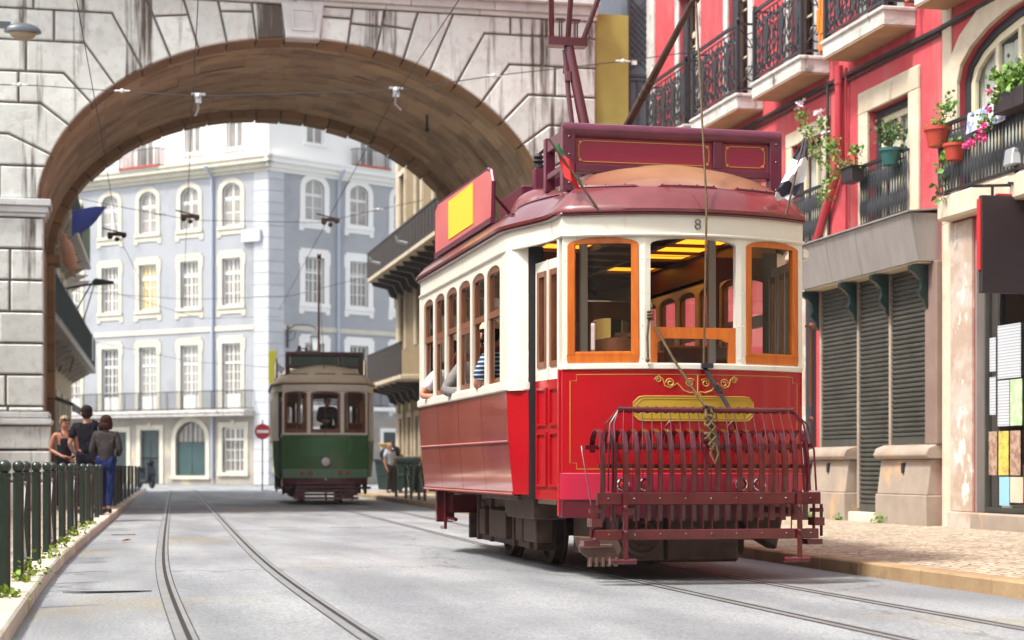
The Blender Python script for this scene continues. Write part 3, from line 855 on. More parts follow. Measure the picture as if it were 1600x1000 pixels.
# big arched window and its stone
a, b = U(20.23), U(16.57)
t = MB(); trim(t, a, b, 4.23, 6.2, .34, .05, rise=.62, sill=False); t.build('window_surround', 'trim', RH, bevel=.008)
t = MB(); t.box(U(20.66), U(20.42), -.03, .003, 3.9, 7.0); t.build('pilaster', 'trim', RH, bevel=.01)
house_window(RH, a, b, 4.23, 6.2, .10, 6, 1, 'cream_wood', 'glass', rise=.62, darkframe='dark_frame', fw=.10, mw=.075)
t = MB(); t.box(U(20.42), U(16.2), -.22, .004, 3.90, 4.20); t.build('balcony_slab', 'trim', RH, bevel=.03)
# stone pillar beside the shop window
t = MB(); t.box(U(20.40), U(19.84), -.05, .003, .33, 3.88); t.box(U(20.43), U(19.80), -.08, .003, .0, .33); t.build('pillar', 'peel', RH, bevel=.012)
t = MB(); t.box(U(20.66), U(20.41), -.03, .003, .0, 3.9); t.build('pilaster', 'trim', RH, bevel=.01)
t = MB(); t.box(U(19.79), U(15.3), -.10, .3, .0, .33); t.build('stone_sill', 'bay', RH, bevel=.02)
t = MB(); ring(t, U(19.82), U(15.4), .335, 3.62, .06, .10, .18, sill=True); t.box(U(18.62), U(18.56), .10, .18, .4, 3.56); t.box(U(18.45), U(18.41), .06, .1, .4, 3.56)
t.box(U(18.56), U(18.45), .05, .08, 2.0, 2.04); t.box(U(18.56), U(18.45), .05, .08, 1.2, 1.24)
sw = t.build('shop_window', 'shutter', RH)
t = MB(); t.face([(U(19.76), .14, .4), (U(15.46), .14, .4), (U(15.46), .14, 3.56), (U(19.76), .14, 3.56)]); t.build('pane', 'shop_glass', sw)
t = MB(); t.box(U(19.70), U(18.3), .6, .64, .4, 1.0); t.box(U(19.6), U(19.1), .5, .54, .45, .9); t.build('display_back', 'peel', RH)
for (y0, y1, z0, z1, m) in ((19.70, 19.55, 2.02, 2.42, 'paper'), (19.50, 18.95, 1.92, 2.55, 'paper'), (19.70, 19.55, 1.50, 1.95, 'paper'), (19.50, 19.22, 1.36, 1.90, 'paper'), (19.20, 18.92, 1.36, 1.90, 'paper_g'),
                            (19.72, 19.52, .78, 1.30, 'paper_r'), (19.48, 19.24, .78, 1.30, 'paper_y'), (19.20, 18.96, .78, 1.30, 'paper_r'), (19.46, 19.22, .42, .76, 'paper_b'), (19.2, 18.9, .46, .76, 'trim')):
    t = MB(); t.box(U(y0), U(y1), .118, .122, z0, z1); t.build('notice', m, sw)
t = MB(); t.box(U(19.4), U(18.9), .7, .74, 2.62, 2.86); t.box(U(19.36), U(18.94), .68, .70, 2.66, 2.70); t.box(U(19.36), U(18.94), .68, .70, 2.76, 2.80); t.build('wall_vent', 'cream_wood', RH)
for u in (U(19.82) + .002, U(15.4) - .03): t = MB(); t.box(u, u + .028, -.004, .27, .335, 3.62); t.build('window_reveal', 'zinc', RH)
t = MB(); t.box(U(19.8), U(15.45), .95, .99, .34, 3.6); t.build('shop_back_wall', 'zinc', RH)
t = MB(); t.box(U(19.3), U(18.8), .8, .9, 2.5, 2.95); t.box(U(19.75), U(17), .3, .94, .34, .42); t.build('shop_shelf', 'cream_wood', RH)
t = MB(); t.box(U(25.02), U(24.80), -.08, .003, .0, 3.9); t.build('wall_post', 'dark_frame', RH)
t = MB(); t.box(U(25.62), U(25.10), -.04, .003, .0, 3.9); t.build('pilaster', 'peel', RH)
# shuttered bay
bayo = MB()
bayo.box(U(21.00), U(20.67), -.10, .02, 1.16, 3.46); bayo.build('bay_pilaster', 'baywood', RH, bevel=.012)
for Y in (24.58, 23.24, 22.20): t = MB(); t.box(U(Y) + .015, U(Y) + .07, -.05, .1, 1.16 if Y != 23.24 else .3, 3.46); t.build('bay_post', 'bay', RH, bevel=.008)
for (Y0, Y1) in ((24.62, 23.28), (22.24, 20.72)):
    t = MB(); a, b = U(Y0), U(Y1)
    t.box(a, b, -.22, .2, .0, .52)
    t.prism([(a + .02, -.20, .52), (a + .02, -.14, .98), (a + .02, .2, .98), (a + .02, .2, .52)], (b - a - .04, 0, 0))
    t.prism([(a - .03, -.20, .98), (a - .03, -.24, 1.03), (a - .03, -.20, 1.12), (a - .03, -.08, 1.165), (a - .03, .2, 1.165), (a - .03, .2, .98)], (b - a + .06, 0, 0))
    w = t.build('bay_plinth', 'bay', RH, bevel=.012)
    t = MB(); t.box((a + b) / 2 - .03, (a + b) / 2 + .03, -.185, -.10, .80, .93); t.build('drain_slot', 'black', w)
t = MB(); t.box(U(23.28), U(22.24), -.16, .2, .0, .26); t.build('doorstep', 'kerb', RH, bevel=.015)
for (Y0, Y1, z0) in ((24.50, 23.24, 1.17), (23.155, 22.20, .27), (22.115, 21.00, 1.17)):
    t = MB(); a, b = U(Y0), U(Y1); z = z0 + .10
    rows = []
    while z < 3.44:
        rows += [[(a - .02, .0, z), (b + .02, .0, z)], [(a - .02, -.028, z + .018), (b + .02, -.028, z + .018)], [(a - .02, -.028, z + .040), (b + .02, -.028, z + .040)], [(a - .02, .0, z + .058), (b + .02, .0, z + .058)]]; z += .064
    t.sheet(rows); t.box(a, b, -.03, .03, z0, z0 + .10)
    t.build('roller_shutter', 'shutter', RH, ang=20)
# zinc hood over the bay
a, b = U(24.62), U(20.75)
t = MB(); seams = [a, U(23.45), U(22.45), b]
for s0, s1 in zip(seams, seams[1:]):
    t.prism([(s0 + .004, -.43, 4.06), (s0 + .004, -.31, 3.46), (s0 + .004, -.29, 3.46), (s0 + .004, -.39, 4.06)], (s1 - s0 - .008, 0, 0))
t.prism([(b - .02, -.385, 4.06), (b - .02, -.29, 3.46), (b - .02, .004, 3.46), (b - .02, .004, 4.06)], (.02, 0, 0)); t.prism([(a, -.385, 4.06), (a, -.29, 3.46), (a, .004, 3.46), (a, .004, 4.06)], (.02, 0, 0))
t.prism([(a - .03, -.46, 4.065), (a - .03, -.46, 4.085), (a - .03, .01, 4.13), (a - .03, .01, 4.11)], (b - a + .06, 0, 0))
hood = t.build('zinc_hood', 'zinc', RH)
for s0 in seams[1:3]: t = MB(); t.bar((s0, -.435, 4.06), (s0, -.315, 3.46), .025, .012); t.build('standing_seam', 'zinc', hood)
t = MB(); t.box(a + .05, b - .05, -.28, .02, 3.44, 3.458); t.build('hood_soffit', 'cream_wood', hood)
for Y in (24.55, 23.2, 22.16, 20.98):
    t = MB(); u = U(Y); P = [(-.02, 3.43), (-.27, 3.43), (-.275, 3.36), (-.20, 3.31), (-.14, 3.24), (-.13, 3.15), (-.16, 3.08), (-.12, 3.02), (-.08, 2.98), (-.06, 2.90), (-.02, 2.86)]
    t.prism([(u, y - .07, z) for y, z in P], (.09, 0, 0)); t.build('hood_bracket', 'bracket', RH, bevel=.008)
t = MB(); t.tube([(.3, -.04, 6.44), (4, -.05, 6.40), (8, -.04, 6.42), (12.6, -.04, 6.36), (16, -.05, 6.4), (19, -.04, 6.4)], .035, 5); t.tube([(U(24.25), -.05, 6.40), (U(24.27), -.05, 5.2), (U(24.22), -.05, 4.1)], .022, 5)
t.tube([(.3, -.03, 6.37), (5, -.03, 6.34), (12.6, -.03, 6.30)], .015, 5); t.build('wall_cable', 'black', RH)
t = MB(); u = U(23.75); t.tube([(u, -.09, 6.56), (u, -.09, 5.2), (u - .04, -.09, 5.1), (U(24.62), -.09, 4.12)], .058, 10)
for z in (6.3, 5.35): t.tube([(u, -.09, z), (u, -.09, z + .05)], .07, 10)
t.tube([(u + .16, -.05, 6.5), (u + .17, -.05, 4.2)], .02, 6); t.build('drainpipe', 'pipe', RH)
t = MB(); t.box(.05, .55, -.05, .003, 4.0, 11.5); t.build('pilaster', 'slab', RH, bevel=.01)
# upper doors
for c in DC:
    a, b = U(c) - .5, U(c) + .5
    t = MB(); trim(t, a, b, 6.82, 9.4, .2, .04, sill=False); t.build('door_surround', 'slab', RH, bevel=.008)
    f, p = MB(), MB(); sash(f, p, a + .03, b - .03, 6.83, 9.38, .16, 2, 3, .09, .03, transom=8.7); w = f.build('balcony_door', 'cream_wood', RH); p.build('pane', 'glass', w)
    for u in (a + .02, b - .28): t = MB(); t.box(u, u + .26, .05, .08, 6.9, 9.3); t.build('shutter_leaf', 'dark_frame' if c > 22 else 'cream_wood', w)

# ornate iron balconies
def scroll(mb, x, y, z, r, sx, sz, t=.011, turns=1.35):
    P = []
    for i in range(13):
        a = i / 12 * turns * 2 * math.pi; q = r * (1 - .62 * i / 12)
        P.append((x + sx * (r - q * math.cos(a)) * .8, y, z + sz * q * math.sin(a)))
    mb.tube(P, t, 4)
def iron_panel(mb, u0, u1, y, z0, z1):
    """scrollwork between bottom rail z0 and top rail z1"""
    h = z1 - z0; n = max(1, round((u1 - u0) / .29)); w = (u1 - u0) / n
    for i in range(n):
        c = u0 + w * (i + .5)
        mb.bar((u0 + w * i, y, z0), (u0 + w * i, y, z1), .016)
        if i % 2 == 0:
            for s in (-1, 1):
                scroll(mb, c, y, z1 - .16, .075, s, 1); scroll(mb, c, y, z0 + .16, .075, s, -1)
                mb.tube([(c + s * .02, y, z0 + h * .28), (c + s * .10, y, z0 + h * .42), (c + s * .03, y, z0 + h * .55), (c + s * .10, y, z0 + h * .72)], .011, 4)
            mb.bar((c, y, z0), (c, y, z1), .014)
            mb.tube([(c + .05 * math.cos(a * .785), y, z0 + h * .5 + .07 * math.sin(a * .785)) for a in range(8)], .011, 4, closed=True)
        else:
            P = [(.025, .12), (.06, .2), (.035, .3), (.05, .42), (.10, .55), (.115, .66), (.075, .74), (.05, .80), (.08, .88)]
            mb.prism([(c + x, y - .012, z0 + h * q) for x, q in P] + [(c - x, y - .012, z0 + h * q) for x, q in P[::-1]], (0, .024, 0))
            for s in (-1, 1):
                scroll(mb, c + s * .05, y, z1 - .12, .055, s, 1); scroll(mb, c + s * .03, y, z0 + .10, .06, s, -1)
                mb.tube([(c + s * .06, y, z0 + h * .2), (c + s * .125, y, z0 + h * .35), (c + s * .06, y, z0 + h * .48)], .011, 4)
def balcony(Y0, Y1, label_rail=None):
    a, b = U(Y0), U(Y1)
    s = MB(); s.box(a, b, -.46, .004, 6.57, 6.80); s.box(a - .02, b + .02, -.49, .004, 6.76, 6.82)
    so_ = s.build('balcony_slab', 'slab', RH, bevel=.015)
    s = MB(); s.box(a + .01, b - .01, -.45, -.004, 6.555, 6.568); s.build('soffit', 'slab_under', so_)
    r = MB(); y = -.42; z0, z1 = 6.90, 7.93
    for u in (a + .03, b - .03):
        r.bar((u, y, 6.8), (u, y, z1 + .03), .06); r.ball((u, y, z1 + .06), .035, 8, 6)
        r.bar((u, y, z1), (u, 0, z1), .05, .03); r.bar((u, y, z0), (u, 0, z0), .03)
        for s_ in (1, -1):
            P = []
            for i in range(16):
                t_ = i / 15 * 2.6 * math.pi; q = .19 * (1 - .8 * i / 15)
                P.append((u, y + .22 + (q - .02) * math.cos(t_) * .8, 7.41 + s_ * (.24 + q * math.sin(t_) * .9)))
            r.tube(P, .011, 4)
        r.tube([(u, y + .03, 7.85), (u, y + .2, 7.66), (u, -.12, 7.41), (u, y + .2, 7.16), (u, y + .03, 6.96)], .012, 4)
    r.bar((a, y, z1), (b, y, z1), .035, .055); r.bar((a, y, z1 - .09), (b, y, z1 - .09), .018); r.bar((a, y, z0), (b, y, z0), .03)
    iron_panel(r, a + .06, b - .06, y, z0, z1 - .09)
    r.build('balcony_railing', 'iron', RH)
balcony(23.46, 21.45); balcony(26.28, 24.29); balcony(29.24, 26.98); balcony(31.95, 29.62); balcony(20.55, 17.6)
def juliet(Y0, Y1, z0, z1, y):
    r = MB(); a, b = U(Y0), U(Y1)
    r.bar((a, y, z1), (b, y, z1), .05, .04); r.bar((a, y, z0 + .04), (b, y, z0 + .04), .04, .03); r.bar((a, y, z1 - .10), (b, y, z1 - .10), .015)
    n = round((b - a) / .082); h = z1 - z0
    for i in range(n + 1):
        u = a + (b - a) * i / n
        T0 = r.T; r.T = T0 @ MX.Translation((u, y, z0 + .05)) @ MX.Diagonal((1, .6, 1, 1))
        r.lathe([(.010, 0), (.016, .05), (.030, h * .2), (.032, h * .28), (.014, h * .42), (.012, h * .48), (.030, h * .62), (.034, h * .70), (.016, h * .82), (.010, h - .07)], n=6); r.T = T0
    for u in (a, b): r.bar((u, y, z1), (u, .06, z1), .03); r.bar((u, y, z0 + .04), (u, .06, z0 + .04), .03)
    r.build('window_railing', 'iron', RH)
juliet(22.98, 21.56, 4.16, 5.0, -.09); juliet(25.78, 24.45, 4.16, 4.96, -.09); juliet(28.68, 27.35, 4.16, 4.96, -.09); juliet(20.40, 16.4, 4.20, 5.06, -.19)

# mustard house strip beside the arch
YH = thing('mustard_house', 'narrow mustard yellow house wall wedged between the arch and the red house', 'building', (9.1, 33.0, 0))
t = MB(); t.box(.0, .66, .08, 6, 0, 9.55); t.build('wall', 'mustard', YH)
t = MB(); t.box(.665, 1.12, .20, 6, 0, 10.6); t.build('shutter_panel', 'slate', YH)
t = MB()
for i in range(9): t.bar((.70, .18, 8.5 + i * .13), (1.10, .18, 8.9 + i * .13), .022, .02); t.bar((1.10, .172, 8.5 + i * .13), (.70, .172, 8.9 + i * .13), .022, .02)
ring(t, .67, 1.12, 8.4, 10.1, .05, .15, .2); ring(t, .67, 1.12, 6.6, 8.38, .06, .15, .2); ring(t, .67, 1.12, 4.6, 6.58, .06, .15, .2); t.box(.86, .90, .15, .2, 4.6, 8.3)
t.build('lattice', 'dark_frame', YH)
t = MB(); t.box(.74, .84, .12, .16, 8.62, 8.70); t.build('pale_bracket', 'cream', YH)

# ------------------------------------------------------------------ unseen rest of the street, added to darken reflections and cut off sky
def row(name, label, o, xd, L, h, m, n, cat='building'):
    T = thing(name, label, cat, o, math.atan2(xd[1], xd[0])); ops = []
    for i in range(n):
        u = (i + .5) * L / n; ops += [(u - .6, u + .6, .1, 2.7), (u - .55, u + .55, 3.3, 4.9)] + ([(u - .55, u + .55, 7.2, 9.0)] if h > 9.5 else [])
    w = MB(); wall(w, 0, L, 0, h, ops, .2); w.face([(0, 0, h), (L, 0, h), (L, 5, h), (0, 5, h)]); w.face([(0, 0, 0), (0, 5, 0), (0, 5, h), (0, 0, h)]); w.face([(L, 0, 0), (L, 5, 0), (L, 5, h), (L, 0, h)]); w.build('wall', m, T)
    for a, b, c, d in ops:
        f, p = MB(), MB(); sash(f, p, a, b, c, d, .12, 2, 2); q = f.build('door' if c < 1 else 'window', 'wwood' if c > 1 else 'gdoor', T); p.build('pane', 'gpane', q)
        t = MB(); trim(t, a, b, c, d, .16, .05, sill=False); t.build('window_surround', 'gtrim', T)
    t = MB(); t.box(0, L, -.3, .002, h - .3, h); t.build('eaves', 'gtrim', T)
row('unseen_left_house', 'unseen cream house added along the left pavement to shape reflections', (-4.6, -22, 0), (0, 1), 54.8, 5.6, 'ochre2', 18)
row('unseen_right_house', 'unseen ochre house added before the red house to darken tram reflections', (10.2, 13.75, 0), (0, -1), 36, 10.5, 'ochre', 12)
row('unseen_end_house', 'unseen tall house added behind the camera to darken reflections', (16, -24, 0), (-1, 0), 26, 11, 'ochre', 8)

# ------------------------------------------------------------------ grey blue tiled house closing the street
GH = thing('tiled_house', 'grey blue tiled corner house with rows of white windows at the end of the street', 'building', (7.72, 88.5, 0))
FL = frame((0, 0, 0), (.712, -.702)); FR = frame((0, 0, 0), (.862, .503))
LT = [2.37, 5.14, 7.98, 10.64, 13.4]; RT = [2.80, 5.62, 8.5, 11.3]
LO, RO = [], []
for t in LT:
    LO += [(-t - .6, -t + .6, 12.9, 15.05, .42), (-t - .6, -t + .6, 8.95, 11.3), (-t - .6, -t + .6, 3.78, 7.05)]
for t in RT:
    RO += [(t - .6, t + .6, 13.25, 15.3, .42), (t - .6, t + .6, 9.1, 11.4), (t - .6, t + .6, 4.1, 7.1)]
GO = [(-2.95, -1.54, .62, 2.86), (-6.07, -4.05, .45, 3.18, .85), (-8.49, -7.16, 0.02, 2.78), (-10.6, -9.45, .02, 2.7), (-13.6, -12.2, .6, 2.8)]
ATL = [(-2.70, -1.65, 16.75, 18.3), (-5.48, -4.42, 16.75, 18.3), (-8.7, -7.6, 16.25, 18.4), (-11.4, -10.4, 16.8, 18.3)]
ATR = [(2.3, 3.4, 17.1, 18.4), (5.7, 6.7, 16.35, 18.6), (8.7, 9.7, 17.1, 18.4)]
wl = MB(FL); wall(wl, -15, 0, 3.4, 15.6, LO, .25); wl.build('tiled_wall', 'tile', GH)
wl = MB(FL); wall(wl, -15, 0, 0, 3.4, GO, .25); wl.build('lower_wall', 'gbase', GH)
wr = MB(FR); wall(wr, 0, 14, 3.4, 15.6, RO, .25); wr.build('tiled_wall', 'tile', GH)
wr = MB(FR); wall(wr, 0, 14, 0, 3.4, [(2.3, 3.3, .02, 2.7), (7.2, 8.4, .02, 2.7)], .25); wr.build('lower_wall', 'gbase', GH)
wl = MB(FL); wall(wl, -15, 0, 15.6, 22, ATL, .25); wl.build('attic_wall', 'attic', GH)
wl = MB(FR); wall(wl, 0, 14, 15.6, 22, ATR, .25); wl.build('attic_wall', 'attic_w', GH)
bk = MB()
p0, p1, p2, p3 = (FL @ V((-15, 0, 0))), V((0, 0, 0)), (FR @ V((14, 0, 0))), V((0, 22, 0))
for z in (22,): bk.face([(p.x, p.y, z) for p in (p0, p1, p2, p3)])
bk.face([(p2.x, p2.y, 0), (p2.x, p2.y, 22), (p3.x, p3.y, 22), (p3.x, p3.y, 0)]); bk.face([(p0.x, p0.y, 0), (p0.x, p0.y, 22), (p3.x, p3.y, 22), (p3.x, p3.y, 0)])
bk.build('rear_wall', 'attic', GH)
for T, s in ((FL, -1), (FR, 1)):
    q = MB(T); z = 0.0; i = 0
    while z < 15.4:
        w = .92; a, b = sorted((s * .0, s * w)); q.box(a, b, -.02, .003, z + .01, min(z + .56, 15.5)); z += .58; i += 1
    q.build('quoin', 'quoin', GH, bevel=.015)
    q = MB(T); a, b = sorted((s * 13.8, s * 14.3)); q.box(a, b, -.04, .003, 0, 15.5); q.build('pilaster', 'quoin', GH)
    c = MB(T)
    for za, zb, pr in ((15.45, 15.62, .10), (15.62, 15.85, .26), (15.85, 16.08, .46), (16.08, 16.2, .52)):
        a, b = sorted((-s * pr * .9, s * 15)); c.box(a, b, -pr, .002, za, zb)
    c.build('cornice', 'gtrim' if s < 0 else 'attic_w', GH)
    c = MB(T); a, b = sorted((s * .9, s * 15)); c.box(a, b, -.05, .003, 7.68, 7.92); c.build('string_course', 'gtrim', GH)
k = 0
for T, ops in ((FL, LO), (FR, RO)):
    for (a, b, c, d, *r) in ops:
        r = r[0] if r else 0
        t = MB(T); fr_ = d - c > 3
        trim(t, a, b, c, d, .25 if T is FL else .30, .05, rise=r, sill=not fr_, ears=0 if r else .07)
        if not fr_: t.box(a - .34, a - .08, -.045, .003, c - .55, c - .2); t.box(b + .08, b + .34, -.045, .003, c - .55, c - .2); t.box(a - .1, b + .1, -.045, .003, c - .42, c - .2)
        t.build('window_surround', 'gtrim' if T is FL else 'attic_w', GH)
        f, p = MB(T), MB(T)
        if fr_: sash(f, p, a, b, c, d, .14, 4, 7, .07, .035, transom=d - .95); f.box(a + .05, b - .05, .12, .2, c + .05, c + .75)
        else: sash(f, p, a, b, c, d, .14, 4 if r == 0 else 2, 4 if not r else 3, .07, .04, rise=r, transom=d - .75)
        w = f.build('window', 'wwood', GH); k += 1
        p.build('pane', 'gpane_y' if k == 8 else random.choice(('gpane', 'gpane', 'gpane', 'gpane_d', 'gpane_d', 'gpane_l')), w)
for T, ops in ((FL, ATL), (FR, ATR)):
    for (a, b, c, d) in ops:
        t = MB(T); trim(t, a, b, c, d, .16, .04, sill=True); t.build('window_surround', 'attic_w', GH)
        f, p = MB(T), MB(T); sash(f, p, a, b, c, d, .12, 2, 1, .09, .05); w = f.build('window', 'wwood', GH); p.build('pane', 'gpane', w)
for i, (a, b, c, d, *r) in enumerate(GO):
    r = r[0] if r else 0
    t = MB(FL); trim(t, a, b, c, d, .26, .06, rise=r, sill=c > .3)
    if i < 3: t.box((a + b) / 2 - .1, (a + b) / 2 + .1, -.1, .003, d + .1, d + .36)
    t.build('door_surround', 'gtrim', GH)
    if i == 1:
        f, p = MB(FL), MB(FL); sash(f, p, a, b, 2.1, d, .14, 6, 1, .06, .05, rise=r); w = f.build('fanlight', 'gdoor', GH); p.build('pane', 'gpane', w)
        f = MB(FL); f.box(a, b, .12, .18, c, 2.1); f.box(a + .9, a + 1.0, .10, .12, c, 2.1); f.build('shop_shutter', 'gdoor2', GH)
    elif i in (2, 3):
        f = MB(FL); f.box(a, b, .12, .18, c, d)
        for x in (a + .12, (a + b) / 2 + .05):
            for z in (.2, 1.3): f.box(x, x + (b - a) / 2 - .2, .10, .12, z, z + .9)
        f.build('door', 'gdoor', GH)
    else:
        f, p = MB(FL), MB(FL); sash(f, p, a, b, c, d, .14, 4, 4, .09, .05, transom=d - .6); w = f.build('window', 'wwood', GH); p.build('pane', 'gpane', w)
        f = MB(FL)
        for j in range(9): f.bar((a + (b - a) * j / 8, -.04, c), (a + (b - a) * j / 8, -.04, d - .65), .02)
        f.build('window_grille', 'iron', w)
for (a, b) in ((2.3, 3.3), (7.2, 8.4)):
    t = MB(FR); trim(t, a, b, .02, 2.7, .2, .05, sill=False); t.build('door_surround', 'attic_w', GH)
    f = MB(FR); f.box(a, b, .12, .18, .02, 2.7); f.build('door', 'gdoor', GH)
def gal(T, a, b, z0, zr, dep, step, nm='balcony_railing'):
    r = MB(T)
    for z in (zr, z0 + .08): r.bar((a, -dep, z), (b, -dep, z), .045)
    n = round((b - a) / step)
    for i in range(n + 1): r.bar((a + (b - a) * i / n, -dep, z0), (a + (b - a) * i / n, -dep, zr), .022 if i % 7 else .045)
    for u in (a, b):
        r.bar((u, -dep, zr), (u, 0, zr), .04); r.bar((u, -dep, z0 + .08), (u, 0, z0 + .08), .04)
        for j in (1, 2, 3): r.bar((u, -dep * j / 4, z0), (u, -dep * j / 4, zr), .022)
    r.build(nm, 'iron', GH)
s = MB(FL); s.box(-14.9, -.9, -.78, .003, 3.42, 3.58); s.box(-14.95, -.85, -.84, .003, 3.58, 3.72); s.build('balcony_slab', 'slab', GH, bevel=.02)
gal(FL, -14.8, -.95, 3.72, 4.66, .74, .14)
s = MB(FR); s.box(1.6, 13, -.6, .003, 3.75, 3.95); s.build('balcony_slab', 'attic_w', GH, bevel=.02); gal(FR, 1.7, 12.9, 3.95, 4.9, .55, .14)
gal(FL, -9.5, -6.8, 16.2, 17.15, .50, .13); gal(FR, 5.1, 7.3, 16.2, 17.1, .5, .13)
s = MB(FL); s.box(-9.5, -6.8, -.6, -.1, 16.205, 16.3); s.build('red_ledge', 'terracotta', GH); s = MB(FR); s.box(5.1, 7.3, -.6, -.1, 16.205, 16.3); s.build('red_ledge', 'terracotta', GH)
for T, u in ((FL, -3.55), (FR, 4.23)):
    s = MB(T); s.tube([(u, -.62, 15.9), (u, -.14, 15.3), (u, -.12, 14), (u, -.12, .3)], .075, 8); s.build('drainpipe', 'zpipe', GH)
s = MB(FL); s.obox((-1.0, -.12, 12.3), (1.2, .16, .62)); s.build('pale_box', 'quoin', GH, bevel=.02)

# wall lantern on a scrolled bracket
def at_house(T, p): return tuple((MX.Translation((7.72, 88.5, 0)) @ T) @ V(p))
LN = thing('wall_lantern', 'black four sided lantern on a scrolled bracket, on the tiled house above the green tram', 'lamp', at_house(FR, (1.1, 0, 7.6)), math.atan2(.503, .862))
t = MB(); t.bar((0, -.05, -.8), (0, -.05, .3), .09); t.tube([(0, -.05, .1), (.3, -.3, .32), (.75, -.7, .34), (1.0, -1.0, .2)], .035, 6)
t.tube([(0, -.05, -.5), (.25, -.25, -.35), (.3, -.3, .0), (.15, -.15, .05), (.12, -.12, -.1)], .03, 6); t.build('bracket', 'iron', LN)
t = MB(); t.lathe([(.03, .15), (.04, 0), (.12, -.08), (.30, -.28), (.34, -.34), (.30, -.36)], (1.0, -1.0, .05), 4); t.lathe([(.19, -1.02), (.16, -1.1), (.03, -1.16)], (1., -1., .05), 4)
for j in range(4):
    a = j * math.pi / 2; t.bar((1 + .28 * math.cos(a), -1 + .28 * math.sin(a), -.3), (1 + .18 * math.cos(a), -1 + .18 * math.sin(a), -.99), .03)
t.build('lantern_frame', 'iron', LN)
t = MB(); t.lathe([(.16, -.98), (.255, -.33)], (1., -1., .04), 4); t.build('lantern_glass', 'lampwhite', LN)

# ------------------------------------------------------------------ houses on either side behind the arch
LH = thing('ochre_house', 'ochre house with railed balconies seen past the left pier of the arch', 'building', (-2.0, 40.95, 0), math.atan2(1, .032))
ops = []
for i in range(7):
    u = 1.2 + i * 3.3
    ops += [(u, u + 1.2, .12, 3.0), (u + .1, u + 1.1, 4.4, 6.7), (u + .1, u + 1.1, 7.6, 9.9)]
t = MB(); wall(t, .0, 24, 0, 13, ops, .22); t.face([(24, 0, 0), (24, 6, 0), (24, 6, 13), (24, 0, 13)]); t.face([(0, 0, 13), (24, 0, 13), (24, 6, 13), (0, 6, 13)]); t.face([(0, 0, 0), (0, 6, 0), (0, 6, 13), (0, 0, 13)]); t.face([(0, 6, 0), (24, 6, 0), (24, 6, 13), (0, 6, 13)]); t.build('wall', 'ochre2', LH)
for j, (a, b, c, d) in enumerate(ops):
    t = MB(); trim(t, a, b, c, d, .18, .07, sill=False); t.build('window_surround', 'gtrim', LH)
    f, p = MB(), MB(); sash(f, p, a, b, c, d, .1, 2, 3, .08, .04); w = f.build('door' if c < 1 else 'window', ('darkwood', 'wwood', 'gdoor')[j % 3], LH); p.build('pane', 'gpane', w)
for (z, L, m) in ((4.15, 23.6, 'slab'), (7.35, 19.5, 'slab')):
    t = MB(); t.box(.05, L, -.85, .003, z, z + .16); s_ = t.build('balcony_slab', m, LH, bevel=.02)
    for i in range(12): t = MB(); t.prism([(1 + i * 2, .0, z - .01), (1 + i * 2, -.7, z - .01), (1 + i * 2, -.05, z - .4)], (.14, 0, 0)); t.build('slab_bracket', 'slab', s_)
    r = MB(); zt = z + 1.16
    for zz in (z + .22, zt): r.bar((.1, -.8, zz), (L - .05, -.8, zz), .05)
    n = round(L / .14)
    for i in range(n): r.bar((.1 + i * .14, -.8, z + .16), (.1 + i * .14, -.8, zt), .024 if i % 8 else .06)
    for j in range(6): r.bar((L - .05, -.8 + j * .15, z + .16), (L - .05, -.8 + j * .15, zt), .024)
    r.bar((L - .05, -.8, zt), (L - .05, 0, zt), .05); r.build('balcony_railing', 'bracket' if z < 5 else 'iron', LH)
t = MB(); t.box(13.5, 19.4, -.83, -.82, 7.6, 8.7); t.build('railing_net', 'net', LH)
t = MB(); t.box(20.5, 21.2, -.86, -.84, 4.45, 5.35); t.build('hung_sheet', 'cwhite', LH)
t = MB(); t.prism([(7, -.0, 2.9), (7, -.9, 2.55), (7, -.9, 2.35), (7, -.88, 2.35), (7, -.88, 2.53), (7, -.0, 2.86)], (5.5, 0, 0)); t.build('shop_awning', 'darkwood', LH)
for q in ((.9, 1.5, 1.5, 3.1), (3.0, 3.4, 1.2, 3.0)): t = MB(); t.box(q[0], q[1], -.18, .003, q[2], q[3]); t.build('wall_sign', 'paper', LH)
t = MB(); t.tube([(5.4, -.05, 8), (5.4, -.07, 3), (5.4, -.05, 0.1)], .06, 6); t.build('drainpipe', 'gdoor', LH)
t = MB(); t.prism([(2.5, -.4, 8.5), (2.5, -1.1, 8.1), (2.5, -1.1, 7.9), (2.5, -.4, 8.3)], (1.6, 0, 0)); t.build('teal_awning', 'greenpot', LH)

QH = thing('brown_house', 'ochre house with dark timber balconies on the right beyond the arch', 'building', (9.0, 56.5, 0), R(-90))
ops = []
for i in range(5):
    u = .7 + i * 3.0
    ops += [(u, u + 1.0, 4.55, 6.5), (u, u + 1.0, 7.7, 10), (u, u + .6, 1.2, 2.4), (u + 1.6, u + 2.2, 1.2, 2.4)]
t = MB(); wall(t, 0, 15.3, 0, 14, ops, .2); t.face([(0, 0, 0), (0, 8, 0), (0, 8, 14), (0, 0, 14)]); t.face([(0, 0, 14), (15.3, 0, 14), (15.3, 8, 14), (0, 8, 14)]); t.face([(0, 8, 0), (15.3, 8, 0), (15.3, 8, 14), (0, 8, 14)]); t.build('wall', 'ochre', QH)
for j, (a, b, c, d) in enumerate(ops):
    t = MB(); trim(t, a, b, c, d, .16, .06, sill=False); t.build('window_surround', 'trim', QH)
    f, p = MB(), MB(); sash(f, p, a, b, c, d, .1, 2, 1 if c > 3 else 2, .07, .03); w = f.build('window', 'wwood' if c > 3 else 'darkwood', QH); p.build('pane', 'gpane', w)
